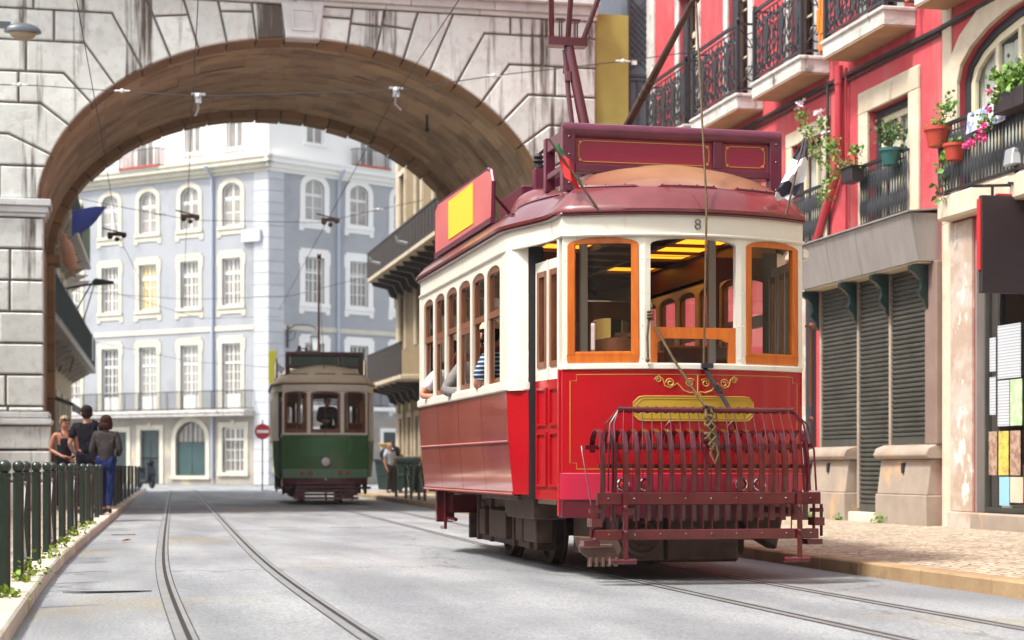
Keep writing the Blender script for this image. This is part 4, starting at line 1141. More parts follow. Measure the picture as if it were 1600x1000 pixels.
for (z, zt, L) in ((6.72, 7.6, 15.2), (3.36, 4.36, 6.5)):
    t = MB(); t.box(.0, L, -.95, .003, z, z + .14); t.build('balcony_slab', 'trim', QH, bevel=.02)
    t = MB(); t.box(.0, L, -.95, -.91, z + .14, zt); t.box(.0, .04, -.91, 0, z + .14, zt); t.box(-.02, L, -.97, -.88, zt, zt + .06)
    for i in range(int(L / .5)): t.box(.05 + i * .5, .10 + i * .5, -.965, -.95, z + .2, zt - .05)
    t.build('balcony_front', 'darkwood', QH)
    for i in range(int(L / 1.2)):
        t = MB(); u = .15 + i * 1.2; t.prism([(u, 0, z - .01), (u, -.85, z - .01), (u, -.8, z - .12), (u, -.35, z - .22), (u, -.25, z - .45), (u, 0, z - .55)], (.16, 0, 0))
        t.build('balcony_bracket', 'darkwood', QH)
t = MB(); t.box(.0, .45, -.05, .003, 0, 14); t.build('pilaster', 'trim', QH)
for q in (2.4, .95): t = MB(); t.box(q, q + .35, -.03, .003, 2.6, 2.9); t.build('yellow_notice', 'yelsign', QH)
for q in (3, 8): t = MB(); t.tube([(q, -1.0, 7.0), (q, -1.25, 7.05), (q, -1.3, 7.2)], .05, 6); t.build('hook_lamp', 'galv', QH)

# ------------------------------------------------------------------ trams
def sm(a, b, x):
    t = max(0, min(1, (x - a) / (b - a))); return t * t * (3 - 2 * t)
YF, YR = .95, 5.10          # saloon front and rear
YE = 6.05
def hw(y):                  # half width of eave outline
    return .975 + .215 * sm(.15, 1.15, y) - .27 * sm(5.0, 5.9, y)
def bow(x, k=.97, d=.27): return -d * (1 - min(1, abs(x) / k) ** 2)
def outline(off=0):
    P = []
    for i in range(25):
        x = .975 * (-1 + 2 * i / 24); P.append(V((x, bow(x) - off, 0)))
    ys = [.08 + .12 * i for i in range(49)]
    R_ = [V((hw(y) + off, y, 0)) for y in ys]
    k = hw(ys[-1])
    B = [V((k * (1 - 2 * i / 14), ys[-1] + .12 + .2 * (1 - (1 - 2 * i / 14) ** 2) + off, 0)) for i in range(15)]
    L_ = [V((-hw(y) - off, y, 0)) for y in ys[::-1]]
    return P + R_ + B + L_
def inring(t, off=.0):
    out = []
    for p in outline(off):
        s = V((0, max(.75, min(5.3, p.y)), 0)); out.append(p.lerp(s, t))
    return out
TLw = MX.Translation((-1.19, YR, 0)) @ frame((0, 0, 0), (0, -1))       # left side, u forward
TRw = MX.Translation((1.19, YF, 0)) @ frame((0, 0, 0), (0, 1))

CX = 1.055
def tram(name, label, loc, rz, P, cage, brd):
    T = thing(name, label, 'tram', loc, rz)
    SL = YR - YF
    # lower side panels with a tuck under
    prof = [(.655, -.055), (.80, -.04), (1.0, -.022), (1.2, -.010), (1.49, 0)]
    for s in (-1, 1):
        m = MB(); n = 4
        for k in range(n):
            y0, y1 = YF + SL * k / n + .006, YF + SL * (k + 1) / n - .006
            rows = [[(s * (1.19 + dx), y, z) for y in (y0, (y0 + y1) / 2, y1)] for z, dx in prof]
            rows += [[(p[0] - s * .03, p[1], p[2]) for p in r] for r in rows[::-1]]
            m.sheet(rows + [rows[0]])
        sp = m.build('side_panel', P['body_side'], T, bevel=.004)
        m = MB(); m.box(*sorted((s * 1.172, s * 1.184)), YF + .01, YR - .01, 1.075, 1.10); m.box(*sorted((s * 1.13, s * 1.147)), YF, YR, .645, .675)
        for k in range(60):
            y = YF + .03 + k * (SL - .06) / 59; m.ball((s * 1.185, y, 1.0875), (.006, .006, .006), 5, 4); m.ball((s * 1.148, y, .66), (.006, .006, .006), 5, 4)
        m.build('rivet_strip', P['body_side'], sp)
        for (ya, yb) in ((YF, YF - .19), (YR, YR + .23)):                              # angled end panels beside the doors
            m = MB(); m.sheet([[(s * (1.19 + dx), ya, z) for z, dx in prof], [(s * (CX + dx * .5), yb, z) for z, dx in prof]]); m.build('corner_panel', P['body'], T)
            m = MB(); m.sheet([[(s * 1.19, ya, z), (s * 1.182, ya + (yb - ya) * .25, z), (s * 1.13, ya + (yb - ya) * .7, z), (s * CX, yb, z)] for z in (1.49, 2.64)]); m.build('corner_post', P['cream'], T, ang=60)
            m = MB(); m.sheet([[(s * (CX - .003), yb + .002, z), (s * .93, yb + .002, z)] for z in (.62, 2.64)]); m.build('door_gap_shade', 'black', T)  # black sheet paints the shade in the gap beside the door
        m = MB(); m.box(*sorted((s * 1.18, s * 1.215)), YF - .0, YR, 1.492, 1.56)
        for (ya, yb) in ((YF, YF - .19), (YR, YR + .23)): m.prism([(s * 1.18, ya, 1.492), (s * 1.215, ya, 1.492), (s * (CX + .02), yb, 1.492), (s * (CX - .02), yb, 1.492)], (0, 0, .068))
        m.build('belt_rail', P['cream'], T, bevel=.008)
    # saloon upper sides: six arched windows a side
    wu = [(SL - .26 - .62 * k - .52, SL - .26 - .62 * k) for k in range(6)]
    for s, TT in ((-1, TLw), (1, TRw)):
        m = MB(TT); ops = [((a, b) if s < 0 else (SL - b, SL - a)) + (1.575, 2.56, .07) for a, b in wu]
        wall(m, 0, SL, 1.49, 2.64, ops, .07)
        wall(m, 0, SL, 1.49, 2.64, ops, 0.0001, y=.07)
        m.build('window_wall', P['cream'], T)
        for k, o in enumerate(ops):
            a, b, c, d = o[:4]
            f, p = MB(TT), MB(TT); open_ = k in (0, 1, 3, 5)
            ring(f, a, b, 2.13, d, .055, .012, .05, .07, sill=True)
            if s < 0 and not open_ or s > 0: ring(f, a, b, c, 2.13, .05, .015, .05)
            else: f.box(a, a + .05, .02, .05, c, 2.13); f.box(b - .05, b, .02, .05, c, 2.13); f.box(a, b, .05, .07, c, c + .05)
            w = f.build('side_window', P['wood_side'], T)
            p.face([(a + .05, .03, 2.18), (b - .05, .03, 2.18)] + [(u, .03, z) for u, z in arc_pts(a + .05, b - .05, d - .07, .03, 6)[::-1]])
            if not (s < 0 and open_): p.face([(a + .05, .03, c + .05), (b - .05, .03, c + .05), (b - .05, .03, 2.13), (a + .05, .03, 2.13)])
            p.build('pane', 'glass', w)
    # letterboard round the whole car, gutter, roof
    o0 = outline(0)
    def zl(y): return 2.62 if y > .2 else 2.63
    m = MB(); m.sheet([[(p.x, p.y, 2.63) for p in o0 + [o0[0]]], [(p.x, p.y, 2.80) for p in o0 + [o0[0]]]])
    m.face([(p.x, p.y, 2.64) for p in o0 if p.y > 5.05])
    m.build('letterboard', P['cream'], T)
    m = MB(); m.tube([(p.x, p.y, 2.632) for p in outline(.008)], .014, 6, closed=True); m.build('moulding', P['cream'], T)
    m = MB(); m.tube([(p.x, p.y, 2.795) for p in outline(.018)], .018, 6, closed=True); m.build('gutter', P['gutter'], T)
    ring1 = []; zs = [(0, .045, 2.80), (0, .05, 2.825), (.0, .02, 2.86), (.05, 0, 2.94), (.10, 0, 2.985), (.15, 0, 3.02)]
    zs2 = [(.15, 0, 3.02), (.20, 0, 3.06), (.30, 0, 3.13), (.42, 0, 3.20), (.56, 0, 3.26), (.72, 0, 3.305), (.88, 0, 3.325), (.985, 0, 3.33)]
    m = MB(); m.sheet([[(p.x, p.y, z) for p in (lambda q: q + [q[0]])(inring(t, of))] for t, of, z in zs]); m.build('roof_edge', P['roof_band'], T, ang=50)
    m = MB(); rows = [[(p.x, p.y, z) for p in (lambda q: q + [q[0]])(inring(t, of))] for t, of, z in zs2]
    m.sheet(rows); m.face([p for p in rows[-1][:-1]])
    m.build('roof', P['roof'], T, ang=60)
    rr = [(p.x, p.y, 3.022) for p in inring(.15)]
    m = MB(); n = len(rr)
    for a, b in ((n - 12, n - 3), (n - 2, n + 7), (8, 16), (17, 26), (28, 44), (n - 40, n - 14)):
        seg = [rr[i % n] for i in range(a, b + 1)]
        seg[0] = (seg[0][0], seg[0][1], seg[0][2] - .03); seg[-1] = (seg[-1][0], seg[-1][1], seg[-1][2] - .03)
        m.tube(seg, .013, 5)
        for q in seg[1:-1:2]: m.ball((q[0], q[1], q[2] + .012), .009, 5, 4)
    m.build('roof_rib', P['gutter'], T)
    # front: dash, bumper band, valance
    def dashsheet(z0, z1, off, nz=2, k=.97):
        m = MB(); xs = [k * (-1 + 2 * i / 28) for i in range(29)]
        pts = [(x, bow(x) - off) for x in xs]
        pts = [(-k - off * .4, .09)] + pts + [(k + off * .4, .09)]
        m.sheet([[(x, y, z0 + (z1 - z0) * j / nz) for x, y in pts] for j in range(nz + 1)])
        m.face([(x, y, z1) for x, y in pts]); m.face([(x, y, z0) for x, y in pts])
        return m
    dash = dashsheet(.83, 1.62, 0).build('dash_panel', P['body'], T)
    dashsheet(.625, .83, .018).build('bumper_band', P['band'], T, bevel=.006)
    dashsheet(.49, .625, .006).build('valance', P['valance'], T)
    dashsheet(1.615, 1.655, .016).build('window_sill', P['cream'], T, bevel=.005)
    # vestibule window wall: three flat facets
    fx = [(-.97, 0), (-.385, bow(.385)), (.385, bow(.385)), (.97, 0)]
    for k in range(3):
        A, B = V((*fx[k], 0)), V((*fx[k + 1], 0)); L = (B - A).length
        TT = frame(A, (B - A)[:2])
        m = MB(TT); op = (.045 if k != 0 else .04, L - .045, 1.665, 2.615, .055)
        wall(m, 0, L, 1.62, 2.66, [op], .06); wall(m, 0, L, 1.62, 2.66, [op], .0001, y=.06)
        for q in (0, 1):
            for z in (1.7, 1.95, 2.2, 2.45): m.ball((.02 if not q else L - .02, -.001, z), .006, 5, 4)
        m.build('front_frame', P['cream'], T)
        f, p = MB(TT), MB(TT); a, b, c, d = op[:4]
        if k == 1 and cage:
            ring(f, a, b, c, 1.935, .055, .0, .045, 0, sill=False, wt=.085)
            for u0, u1 in ((a + .055, a + .13), (b - .13, b - .055)): f.prism([(u0, .002, 1.85), (u1, .002, 1.85), (u0 if u0 < .3 else u1, .002, 1.82)], (0, .04, 0))
            w = f.build('front_window', P['wood'], T)
            p.face([(a + .05, .025, c), (b - .05, .025, c), (b - .05, .025, 1.885), (a + .05, .025, 1.885)])
        else:
            ring(f, a, b, c, d, .058, -.006, .045, .055, wt=.05); f.box(a + .058, b - .058, -.004, .045, c + .058, c + .085)
            w = f.build('front_window', P['wood'], T, bevel=.004)
            p.face([(a + .055, .022, c + .08), (b - .055, .022, c + .08)] + [(u, .022, z) for u, z in arc_pts(a + .055, b - .055, d - .055, .012, 8)[::-1]])
        p.build('pane', 'glass' if k != 1 else 'glass_clear', w)
    # doors of the front platform, both sides; posts and step
    for s in (-1, 1):
        TT = frame((-1.05, .735, 0), (.115, -1)) if s < 0 else frame((.98, .12, 0), (.115, 1))
        L = .605
        m = MB(TT); wall(m, 0, L, 1.56, 2.50, [(.06, .27, 1.66, 2.42), (.34, .55, 1.66, 2.42)], .04, y=.05); m.box(.295, .315, .035, .05, 1.56, 2.5)
        d = m.build('door', P['cream'], T)
        m = MB(TT); m.box(0, L, .05, .09, .62, 1.56)
        for a, b in ((.05, .27), (.34, .56)):
            ring(m, a, b, .72, 1.15, .02, .035, .05); ring(m, a, b, 1.2, 1.5, .02, .035, .05)
        m.build('lower_leaf', P['body'], d)
        m = MB(TT); p = MB(TT)
        for a, b in ((.06, .27), (.34, .55)):
            ring(m, a, b, 1.66, 2.42, .045, .040, .085); p.face([(a + .03, .065, 1.69), (b - .03, .065, 1.69), (b - .03, .065, 2.39), (a + .03, .065, 2.39)])
        w = m.build('door_window', P['wood_side'], d); p.build('pane', 'glass', w)
        m = MB(); m.box(*sorted((s * .93, s * .985)), .06, .105, 1.62, 2.64); m.build('door_post', P['cream'], T, bevel=.006); m = MB(); m.box(*sorted((s * .93, s * .983)), .06, .105, .50, 1.62); m.build('door_post', P['body'], T, bevel=.006)
        m = MB(); m.box(*sorted((s * .70, s * .985)), .12, .72, .585, .62);  m.build('step', 'under', T)
    # rear end
    m = MB(); xs = [.70 * (-1 + 2 * i / 12) for i in range(13)]; pts = [(x, YE - .1 + .22 * (1 - (x / .70) ** 2)) for x in xs]; pts = [(-.72, YR + .2)] + pts + [(.72, YR + .2)]
    m.sheet([[(x, y, z) for x, y in pts] for z in (.5, 1.62)]); m.build('rear_dash', P['body'], T)
    for x in (-.70, -.3, .3, .70): m = MB(); y = YE - .1 + .22 * (1 - (x / .70) ** 2); m.box(x - .035, x + .035, y - .07, y, 1.62, 2.66); m.build('rear_post', P['cream'], T)
    m = MB(); m.box(-.92, .92, .12, 6.0, .84, .88); m.box(-.6, .6, -.10, .12, .84, .88); m.build('floor', 'inside', T)
    # cabin: bulkheads, ceiling with amber lamps, benches
    for y in (YF + .02, YR - .06):
        m = MB(frame((-1.15, y, 0), (1, 0))); wall(m, 0, 2.3, .88, 2.62, [(.62, 1.68, .88, 2.62), (.10, .52, 1.6, 2.45, .06), (1.78, 2.2, 1.6, 2.45, .06)], .04)
        m.build('bulkhead', 'inside_red' if y < 2 else 'inside', T)
    for x in (-.55, .55): m = MB(); m.box(x - .03, x + .03, YF - .03, YF + .015, .9, 2.86); m.build('bulkhead_post', 'cream', T)
    m = MB(); m.box(-1.12, 1.12, YF, YR, 2.90, 2.93); m.face([(p.x * .97, p.y + .02, 2.79) for p in o0 if p.y < 1.0])
    for x in (-1.1, -.55, 0, .55, 1.1): m.box(x - .03, x + .03, YF + .05, YR - .05, 2.86, 2.90)
    for k in range(8): m.box(-1.1, 1.1, YF + .1 + k * .56, YF + .16 + k * .56, 2.855, 2.90)
    m.box(-1.15, -1.12, YF, YR, 2.6, 2.93); m.box(1.12, 1.15, YF, YR, 2.6, 2.93)
    ce = m.build('ceiling', 'inside', T)
    for x0 in (-.54, .58):
        for k in (1, 2, 3, 5):
            if (x0 < 0 and k == 3): continue
            m = MB(); m.box(x0 + .03, x0 + .46, YF + .18 + k * .56, YF + .62 + k * .56, 2.875, 2.895); m.build('ceiling_lamp', 'lamp', ce)
    for s in (-1, 1):
        for k in range(5):
            y = YF + .5 + k * .72; m = MB(); m.box(*sorted((s * .45, s * 1.10)), y, y + .42, 1.22, 1.30)
            m.prism([(s * .45, y + .38, 1.28), (s * .45, y + .46, 1.95), (s * .45, y + .51, 1.95), (s * .45, y + .43, 1.28)], (s * .65, 0, 0)); m.box(*sorted((s * .5, s * 1.05)), y + .1, y + .35, .88, 1.22)
            m.build('bench', 'inside_red', T, bevel=.02)
    m = MB(); m.lathe([(.05, .88), (.05, 1.75), (.16, 1.76), (.16, 1.86), (.04, 1.88)], (-.5, .18, 0), 12); m.bar((-.5, .18, 1.9), (-.36, .10, 1.9), .03); m.build('controller', 'brown', T)
    # running gear
    for s in (-1, 1):
        for y in (2.30, 3.90):
            rot = MX.Rotation(R(90), 3, 'Y')
            m = MB(); m.lathe([(.05, -.06), (.33, -.055), (.335, -.03), (.31, -.02), (.31, .05), (.27, .055), (.24, .02), (.12, .02), (.10, .07), (.03, .08)], (s * .46, y, .325), 24, MX.Rotation(R(90 * s), 3, 'Y'))
            m.build('wheel', 'under', T)
            m = MB(); m.box(*sorted((s * .58, s * .78)), y - .13, y + .13, .22, .48)
            for q in (-.2, .2): m.lathe([(.07, .3), (.07, .33), (.05, .34), (.07, .37), (.05, .40), (.07, .43), (.05, .46), (.07, .5), (.07, .55)], (s * .68, y + q, 0), 8)
            m.build('axle_box', 'under', T, bevel=.015)
        m = MB(); m.box(*sorted((s * .62, s * .72)), 1.55, 4.75, .50, .60); m.box(*sorted((s * .62, s * .72)), 1.9, 4.4, .16, .22); m.box(*sorted((s * .66, s * .80)), 2.75, 3.45, .22, .48)
        m.box(*sorted((s * .70, s * .98)), .9, 1.9, .45, .64); m.box(*sorted((s * .75, s * .9)), 1.15, 1.6, .25, .46)
        for y in (1.7, 2.0, 2.6, 3.6, 4.2, 4.6): m.box(*sorted((s * .60, s * .76)), y, y + .06, .16, .62)
        m.box(*sorted((s * .45, s * .62)), .35, 1.0, .18, .5)
        m.build('truck_frame', 'under', T, bevel=.008)
        m = MB(); m.box(*sorted((s * .72, s * 1.03)), 1.25, 2.7, .60, .645); m.prism([(s * .95, 1.25, .60), (s * .95, 2.1, .60), (s * .95, 2.1, .48), (s * .95, 1.45, .48)], (-s * .04, 0, 0)); m.build('dusty_beam', 'under_tan', T, bevel=.006)
        m = MB(); m.box(*sorted((s * .72, s * .98)), 4.35, 5.05, .42, .60); m.box(*sorted((s * .9, s * 1.08)), 4.7, 4.78, .32, .64); m.tube([(s * 1.0, 4.1, .36), (s * 1.0, 5.0, .36)], .02); m.tube([(s * 1.02, 4.55, .64), (s * 1.02, 4.55, .26), (s * 1.02, 4.75, .26)], .018); m.build('brake_gear', 'fend', T)
    m = MB(); m.box(-.6, .6, 1.0, 5.2, .48, .66); m.box(-.5, .5, 2.6, 3.6, .25, .5); m.box(-1.0, 1.0, YF, YR, .62, .70); m.box(-.9, .9, .1, 1.0, .60, .66); m.box(-.7, .7, 5.1, 5.9, .5, .66); m.build('underframe', 'under', T)
    for y in (2.30, 3.90): m = MB(); m.tube([(-.5, y, .325), (.5, y, .325)], .05, 8); m.build('axle', 'under', T)
    # destination board frame above the front of the roof
    zb, zt, yb = 3.20, 3.53, .30
    m = MB()
    for x in (-.85, .85):
        m.box(x - .05, x + .05, yb - .05, yb + .05, 3.02, zt); m.box(x - .04, x + .04, yb + .55, yb + .63, 3.1, zt); m.box(x - .03, x + .03, yb + .05, yb + .55, zt - .12, zt - .02); m.box(x - .03, x + .03, yb + .05, yb + .55, zb - .01, zb + .04)
        for z in (3.08, 3.3, 3.44): m.ball((x, yb - .052, z), .012, 6, 4)
    m.box(-.80, .80, yb - .045, yb + .045, zb - .035, zb + .03); m.box(.33, .41, yb - .04, yb + .04, zb + .03, zt - .08)
    bf = m.build('board_frame', P['frame'], T, bevel=.008)
    m = MB(); m.tube([(-.89, yb, zt - .035), (.89, yb, zt - .035)], .06, 12); m.build('top_rail', P['frame'], bf)
    for a, b in ((-.79, .325), (.415, .79)):
        m = MB(); m.box(a, b, yb - .012, yb + .02, zb + .03, zt - .09); w = m.build('destination_panel', P['board'], bf)
        if cage:
            m = MB(); x0, x1, z0, z1, c = a + .025, b - .025, zb + .055, zt - .112, .035; y = yb - .016
            L = [(x0 + c, y, z0), (x1 - c, y, z0), (x1 - c, y, z0 + c), (x1, y, z0 + c), (x1, y, z1 - c), (x1 - c, y, z1 - c), (x1 - c, y, z1), (x0 + c, y, z1), (x0 + c, y, z1 - c), (x0, y, z1 - c), (x0, y, z0 + c), (x0 + c, y, z0 + c)]
            L = [(x0 + c, y, z0), (x1 - c, y, z0), (x1, y, z0 + c), (x1, y, z1 - c), (x1 - c, y, z1), (x0 + c, y, z1), (x0, y, z1 - c), (x0, y, z0 + c)]
            m.tube(L, .004, 4, closed=True)
            for x, z in ((x0 + .012, z0 + .012), (x1 - .012, z0 + .012), (x0 + .012, z1 - .012), (x1 - .012, z1 - .012)): m.ball((x, y, z), (.012, .004, .012), 6, 4)
            m.build('gold_line', 'gold', w)
    # roof gear: ventilator dome, insulators, resistor boxes, side boards
    m = MB(); T0 = m.T; m.T = MX.Translation((-.70, 1.75, 3.06)) @ MX.Diagonal((.26, .34, .20, 1)); m.lathe([(math.cos(i / 8 * math.pi / 2) + .001, math.sin(i / 8 * math.pi / 2)) for i in range(9)], n=20); m.T = T0; m.build('ventilator_dome', P['roof'], T, ang=60)
    m = MB(); m.box(-.75, -.25, 2.3, 3.2, 3.15, 3.38); m.box(-.72, -.62, 1.95, 2.05, 3.1, 3.48); m.box(-.52, -.30, 2.0, 2.25, 3.15, 3.5); m.box(-.45, -.15, 1.4, 1.6, 3.25, 3.55); m.box(-.55, -.5, 1.0, 1.7, 3.48, 3.52); m.box(-.42, -.36, 1.2, 1.4, 3.3, 3.72); m.box(-.60, -.22, 1.3, 1.42, 3.56, 3.64)
    m.build('roof_equipment', P['frame'], T, bevel=.012)
    for x, y, z in ((-.67, 2.0, 3.48), (-.41, 2.12, 3.5), (-.3, 1.5, 3.55), (-.55, 1.36, 3.64)):
        m = MB(); m.lathe([(.05, 0), (.05, .03), (.03, .04), (.055, .06), (.03, .08), (.05, .10), (.02, .13)], (x, y, z), 10); m.build('insulator', 'black', T)
    m = MB(); m.tube([(-.67, 2.0, 3.6), (-.55, 1.7, 3.72), (-.41, 1.4, 3.7)], .015, 5); m.tube([(-.52, .95, 3.3), (-.62, 1.1, 3.5), (-.58, 1.35, 3.62), (-.45, 1.5, 3.55)], .018, 6); m.tube([(-.4, 1.5, 3.66), (-.3, 1.1, 3.5), (-.25, .95, 3.35)], .02, 5); m.build('roof_cable', P['frame'], T)
    for s in (-1, 1):
        Q = [(s * 1.05, 2.06, 3.02), (s * 1.05, 2.03, 3.36), (s * 1.05, 2.10, 3.46), (s * 1.05, 2.25, 3.50), (s * 1.05, 4.62, 3.54), (s * 1.05, 4.80, 3.48), (s * 1.05, 4.80, 3.02)]
        m = MB(); m.prism(Q, (s * .03, 0, 0)); sb = m.build('side_board', P['ad'], T, bevel=.004)
        m = MB(); m.box(*sorted((s * 1.081, s * 1.086)), 2.85, 4.05, 3.10, 3.475); m.build('board_panel', P['ad2'], sb)
        m = MB(); m.tube([(q[0] + s * .015, q[1], q[2]) for q in Q], .02, 6, closed=True); m.box(*sorted((s * 1.05, s * 1.09)), 2.05, 4.8, 3.0, 3.05)
        for y in (2.5, 3.4, 4.3): m.tube([(s * 1.04, y, 3.4), (s * .75, y + .1, 3.12)], .014, 5)
        m.build('board_edge', P['frame'], sb)
    return T, dash

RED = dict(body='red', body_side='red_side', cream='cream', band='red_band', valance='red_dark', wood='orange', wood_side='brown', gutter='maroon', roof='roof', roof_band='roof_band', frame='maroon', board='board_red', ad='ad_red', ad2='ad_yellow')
GRN = dict(body='green', body_side='green', cream='cream', band='green_band', valance='red_dark', wood='brown', wood_side='brown', gutter='inside', roof='tan_roof', roof_band='tan_roof', frame='under', board='green_board', ad='tan_roof', ad2='cream')
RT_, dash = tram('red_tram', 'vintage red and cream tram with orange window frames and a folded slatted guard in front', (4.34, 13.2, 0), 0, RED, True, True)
GT, gdash = tram('green_tram', 'older green and cream tram coming up the street behind the arch', (4.90, 41.3, 0), R(-4.2), GRN, False, False)

def onarc(x, z, off, k=.97): return (x, bow(x) - off, z)
def line_on(mb, pts, off, r, n=4, closed=False):
    P = []
    q = pts + ([pts[0]] if closed else [])
    for a, b in zip(q, q[1:]):
        k = max(1, int(abs(b[0] - a[0]) / .06))
        for i in range(k): P.append(onarc(a[0] + (b[0] - a[0]) * i / k, a[1] + (b[1] - a[1]) * i / k, off))
    if not closed: P.append(onarc(*q[-1], off))
    mb.tube(P, r, n, closed)
# gold lining, scroll and plaque on the red dash
m = MB(); x, c = .915, .045
line_on(m, [(-x + c, 1.575), (x - c, 1.575), (x - c, 1.53), (x, 1.53), (x, .905), (x - c, .905), (x - c, .86), (-x + c, .86), (-x + c, .905), (-x, .905), (-x, 1.53), (-x + c, 1.53)], .0005, .003, 4, True)
m.build('gold_line', 'gold', dash)
m = MB()
for s in (-1, 1):
    def sp(cx, cz, r0, turns, d, ph):
        return [(s * (cx + d * r0 * (1 - .75 * i / 26) * math.cos(ph + turns * 2 * math.pi * i / 26)) + .02, cz + r0 * (1 - .75 * i / 26) * math.sin(ph + turns * 2 * math.pi * i / 26)) for i in range(27)]
    line_on(m, sp(.305, 1.535, .026, 1.4, 1, 0), .002, .0045); line_on(m, sp(.215, 1.512, .034, 1.4, 1, 0), .002, .005); line_on(m, sp(.062, 1.512, .036, 1.5, -1, .5), .002, .005)
    line_on(m, [(s * q + .02, z) for q, z in ((.33, 1.54), (.30, 1.565), (.27, 1.54), (.255, 1.49), (.215, 1.475), (.16, 1.51), (.11, 1.455), (.06, 1.438), (.02, 1.445), (.0, 1.41))], .002, .0055)
line_on(m, [(.02, 1.575), (.02, 1.42)], .002, .006); line_on(m, [(-.01, 1.43), (.02, 1.40), (.05, 1.43)], .002, .006)
m.build('gold_scroll', 'gold', dash)
m = MB(); xs = [-.47 + .96 * i / 24 for i in range(25)]
def zc(x, top):
    d = min(x + .47, .49 - x); k = min(.05, d + .004)
    return (1.36 + k) if top else (1.275 - k)
m.sheet([[onarc(x, zc(x, 0), .004) for x in xs], [onarc(x, 1.275, .006) for x in xs], [onarc(x, 1.36, .006) for x in xs], [onarc(x, zc(x, 1), .004) for x in xs]])
pq = m.build('plaque', 'yellow', dash)
m = MB(); line_on(m, [(x, zc(x, 1)) for x in xs] + [(x, zc(x, 0)) for x in xs[::-1]], .006, .004, 4, True); line_on(m, [(x * .955 + .0, zc(x, 1) - .018) for x in xs] + [(x * .955, zc(x, 0) + .018) for x in xs[::-1]], .007, .0025, 4, True); m.build('plaque_line', 'gold', pq)
# car number over the middle window
cu = bpy.data.curves.new('car_number', 'FONT'); cu.body = '8'; cu.size = .12; cu.extrude = .003; cu.offset = -.003; cu.align_x = 'CENTER'
tmp = bpy.data.objects.new('car_number', cu); col.objects.link(tmp)
dg = bpy.context.evaluated_depsgraph_get()
me = bpy.data.meshes.new_from_object(tmp.evaluated_get(dg)); bpy.data.objects.remove(tmp)
me.materials.clear(); me.materials.append(K['black'])
nb = bpy.data.objects.new('car_number', me); col.objects.link(nb); nb.parent = RT_; nb.location = (.02, bow(0) - .006, 2.672); nb.rotation_euler = (R(90), 0, 0)
def lamp_pair(T, x, z, mlens, off=.02):
    m = MB(); y = bow(x) - off
    m.lathe([(.046, 0), (.05, .02), (.05, .045), (.042, .05), (.036, .03)], (x, y, z), 16, MX.Rotation(R(90), 3, 'X')); h = m.build('headlight', 'chrome', T)
    m = MB(); m.ball((x, y - .03, z), (.036, .022, .036), 12, 8); m.build('lens', mlens, h)
for x in (-.40, -.56, .36, .52): lamp_pair(RT_, x, .745, 'redlens')
for x in (-.52, -.34, .34, .50): lamp_pair(GT, x, .75, 'redlens')
m = MB(); m.lathe([(.10, 0), (.115, .03), (.115, .08), (.10, .09)], (0, bow(0), 1.0), 20, MX.Rotation(R(90), 3, 'X')); hl = m.build('headlight', 'chrome', GT)
m = MB(); m.ball((0, bow(0) - .08, 1.0), (.1, .03, .1), 16, 8); m.build('lens', 'lampwhite', hl)
m = MB(); m.sheet([[onarc(-.55 + 1.1 * i / 16, z, .006) for i in range(17)] for z in (1.18, 1.50)]); m.build('plaque', 'green_plq', gdash)
m = MB(); line_on(m, [(-.57, 1.165), (.57, 1.165), (.57, 1.515), (-.57, 1.515)], .004, .008, 4, True); m.build('plaque_line', 'green_band', gdash)
# slatted lifeguard under the green tram
m = MB()
for k in range(5):
    z = .14 + k * .085; m.box(-.74 + k * .02, .74 - k * .02, -.42 + k * .03, -.36 + k * .03, z, z + .055)
for x in (-.6, 0, .6): m.bar((x, -.35, .12), (x, -.15, .56), .05)
m.build('lifeguard', 'red_dark', GT)
m = MB(); m.lathe([(.03, 0), (.05, .06), (.02, .12)], (0, -.28, .60), 8, MX.Rotation(R(90), 3, 'X')); m.build('coupling', 'chrome', GT)
for s in (-1, 1): m = MB(); m.prism([(s * .98, .1, .50), (s * .98, .75, .62), (s * .98, 1.0, .40), (s * .98, .3, .25)], (-s * .06, 0, 0)); m.box(*sorted((s * .75, s * 1.08)), .35, .75, .36, .42); m.build('step_guard', 'red_dark', GT)
# green tram trolley pole
m = MB(); m.tube([(0.0, 3.6, 3.3), (-.05, 2.2, 5.9)], [.035, .022], 8); m.lathe([(.05, -.05), (.09, -.04), (.05, 0), (.09, .04), (.05, .05)], (-.05, 2.15, 5.98), 12, MX.Rotation(R(90), 3, 'Y')); m.box(-.12, .12, 3.4, 3.8, 3.2, 3.35); m.build('trolley_pole', 'red_dark', GT)
m = MB(); m.tube([(-.05, 2.2, 5.85), (-.02, -.25, 2.75), (0, -.30, 1.55)], .008, 4); m.build('trolley_rope', 'rope', GT)

# folded slatted guard (fender) on the red tram's nose
FE = MB(); yF = -.66
FE.box(-.88, .84, yF - .035, yF + .025, .60, .69); FE.box(-.90, .82, yF - .045, yF + .02, .345, .42)
for k in range(9):
    for z in (.645, .385): FE.ball((-.80 + k * .195, yF - (.037 if z > .5 else .047), z), .010, 6, 4)
fe = FE.build('fender', 'fend', RT_, bevel=.006)
for k in range(19):
    x = -.83 + k * .0875
    m = MB(); P = [(x, yF + .30, .98), (x, yF + .31, 1.04), (x, yF + .285, 1.10), (x, yF + .23, 1.14), (x, yF + .15, 1.15), (x, yF + .08, 1.125), (x, yF + .04, 1.06), (x, yF + .015, .92), (x, yF + .01, .76), (x, yF + .035, .62), (x, yF + .04, .48)]
    m.strap(P, .040, .012); m.build('rib', 'fend', fe)
m = MB(); m.tube([(-.70 + 1.36 * i / 12, yF + .08 - .03 * math.sin(math.pi * i / 12), 1.295) for i in range(13)], .022, 8)
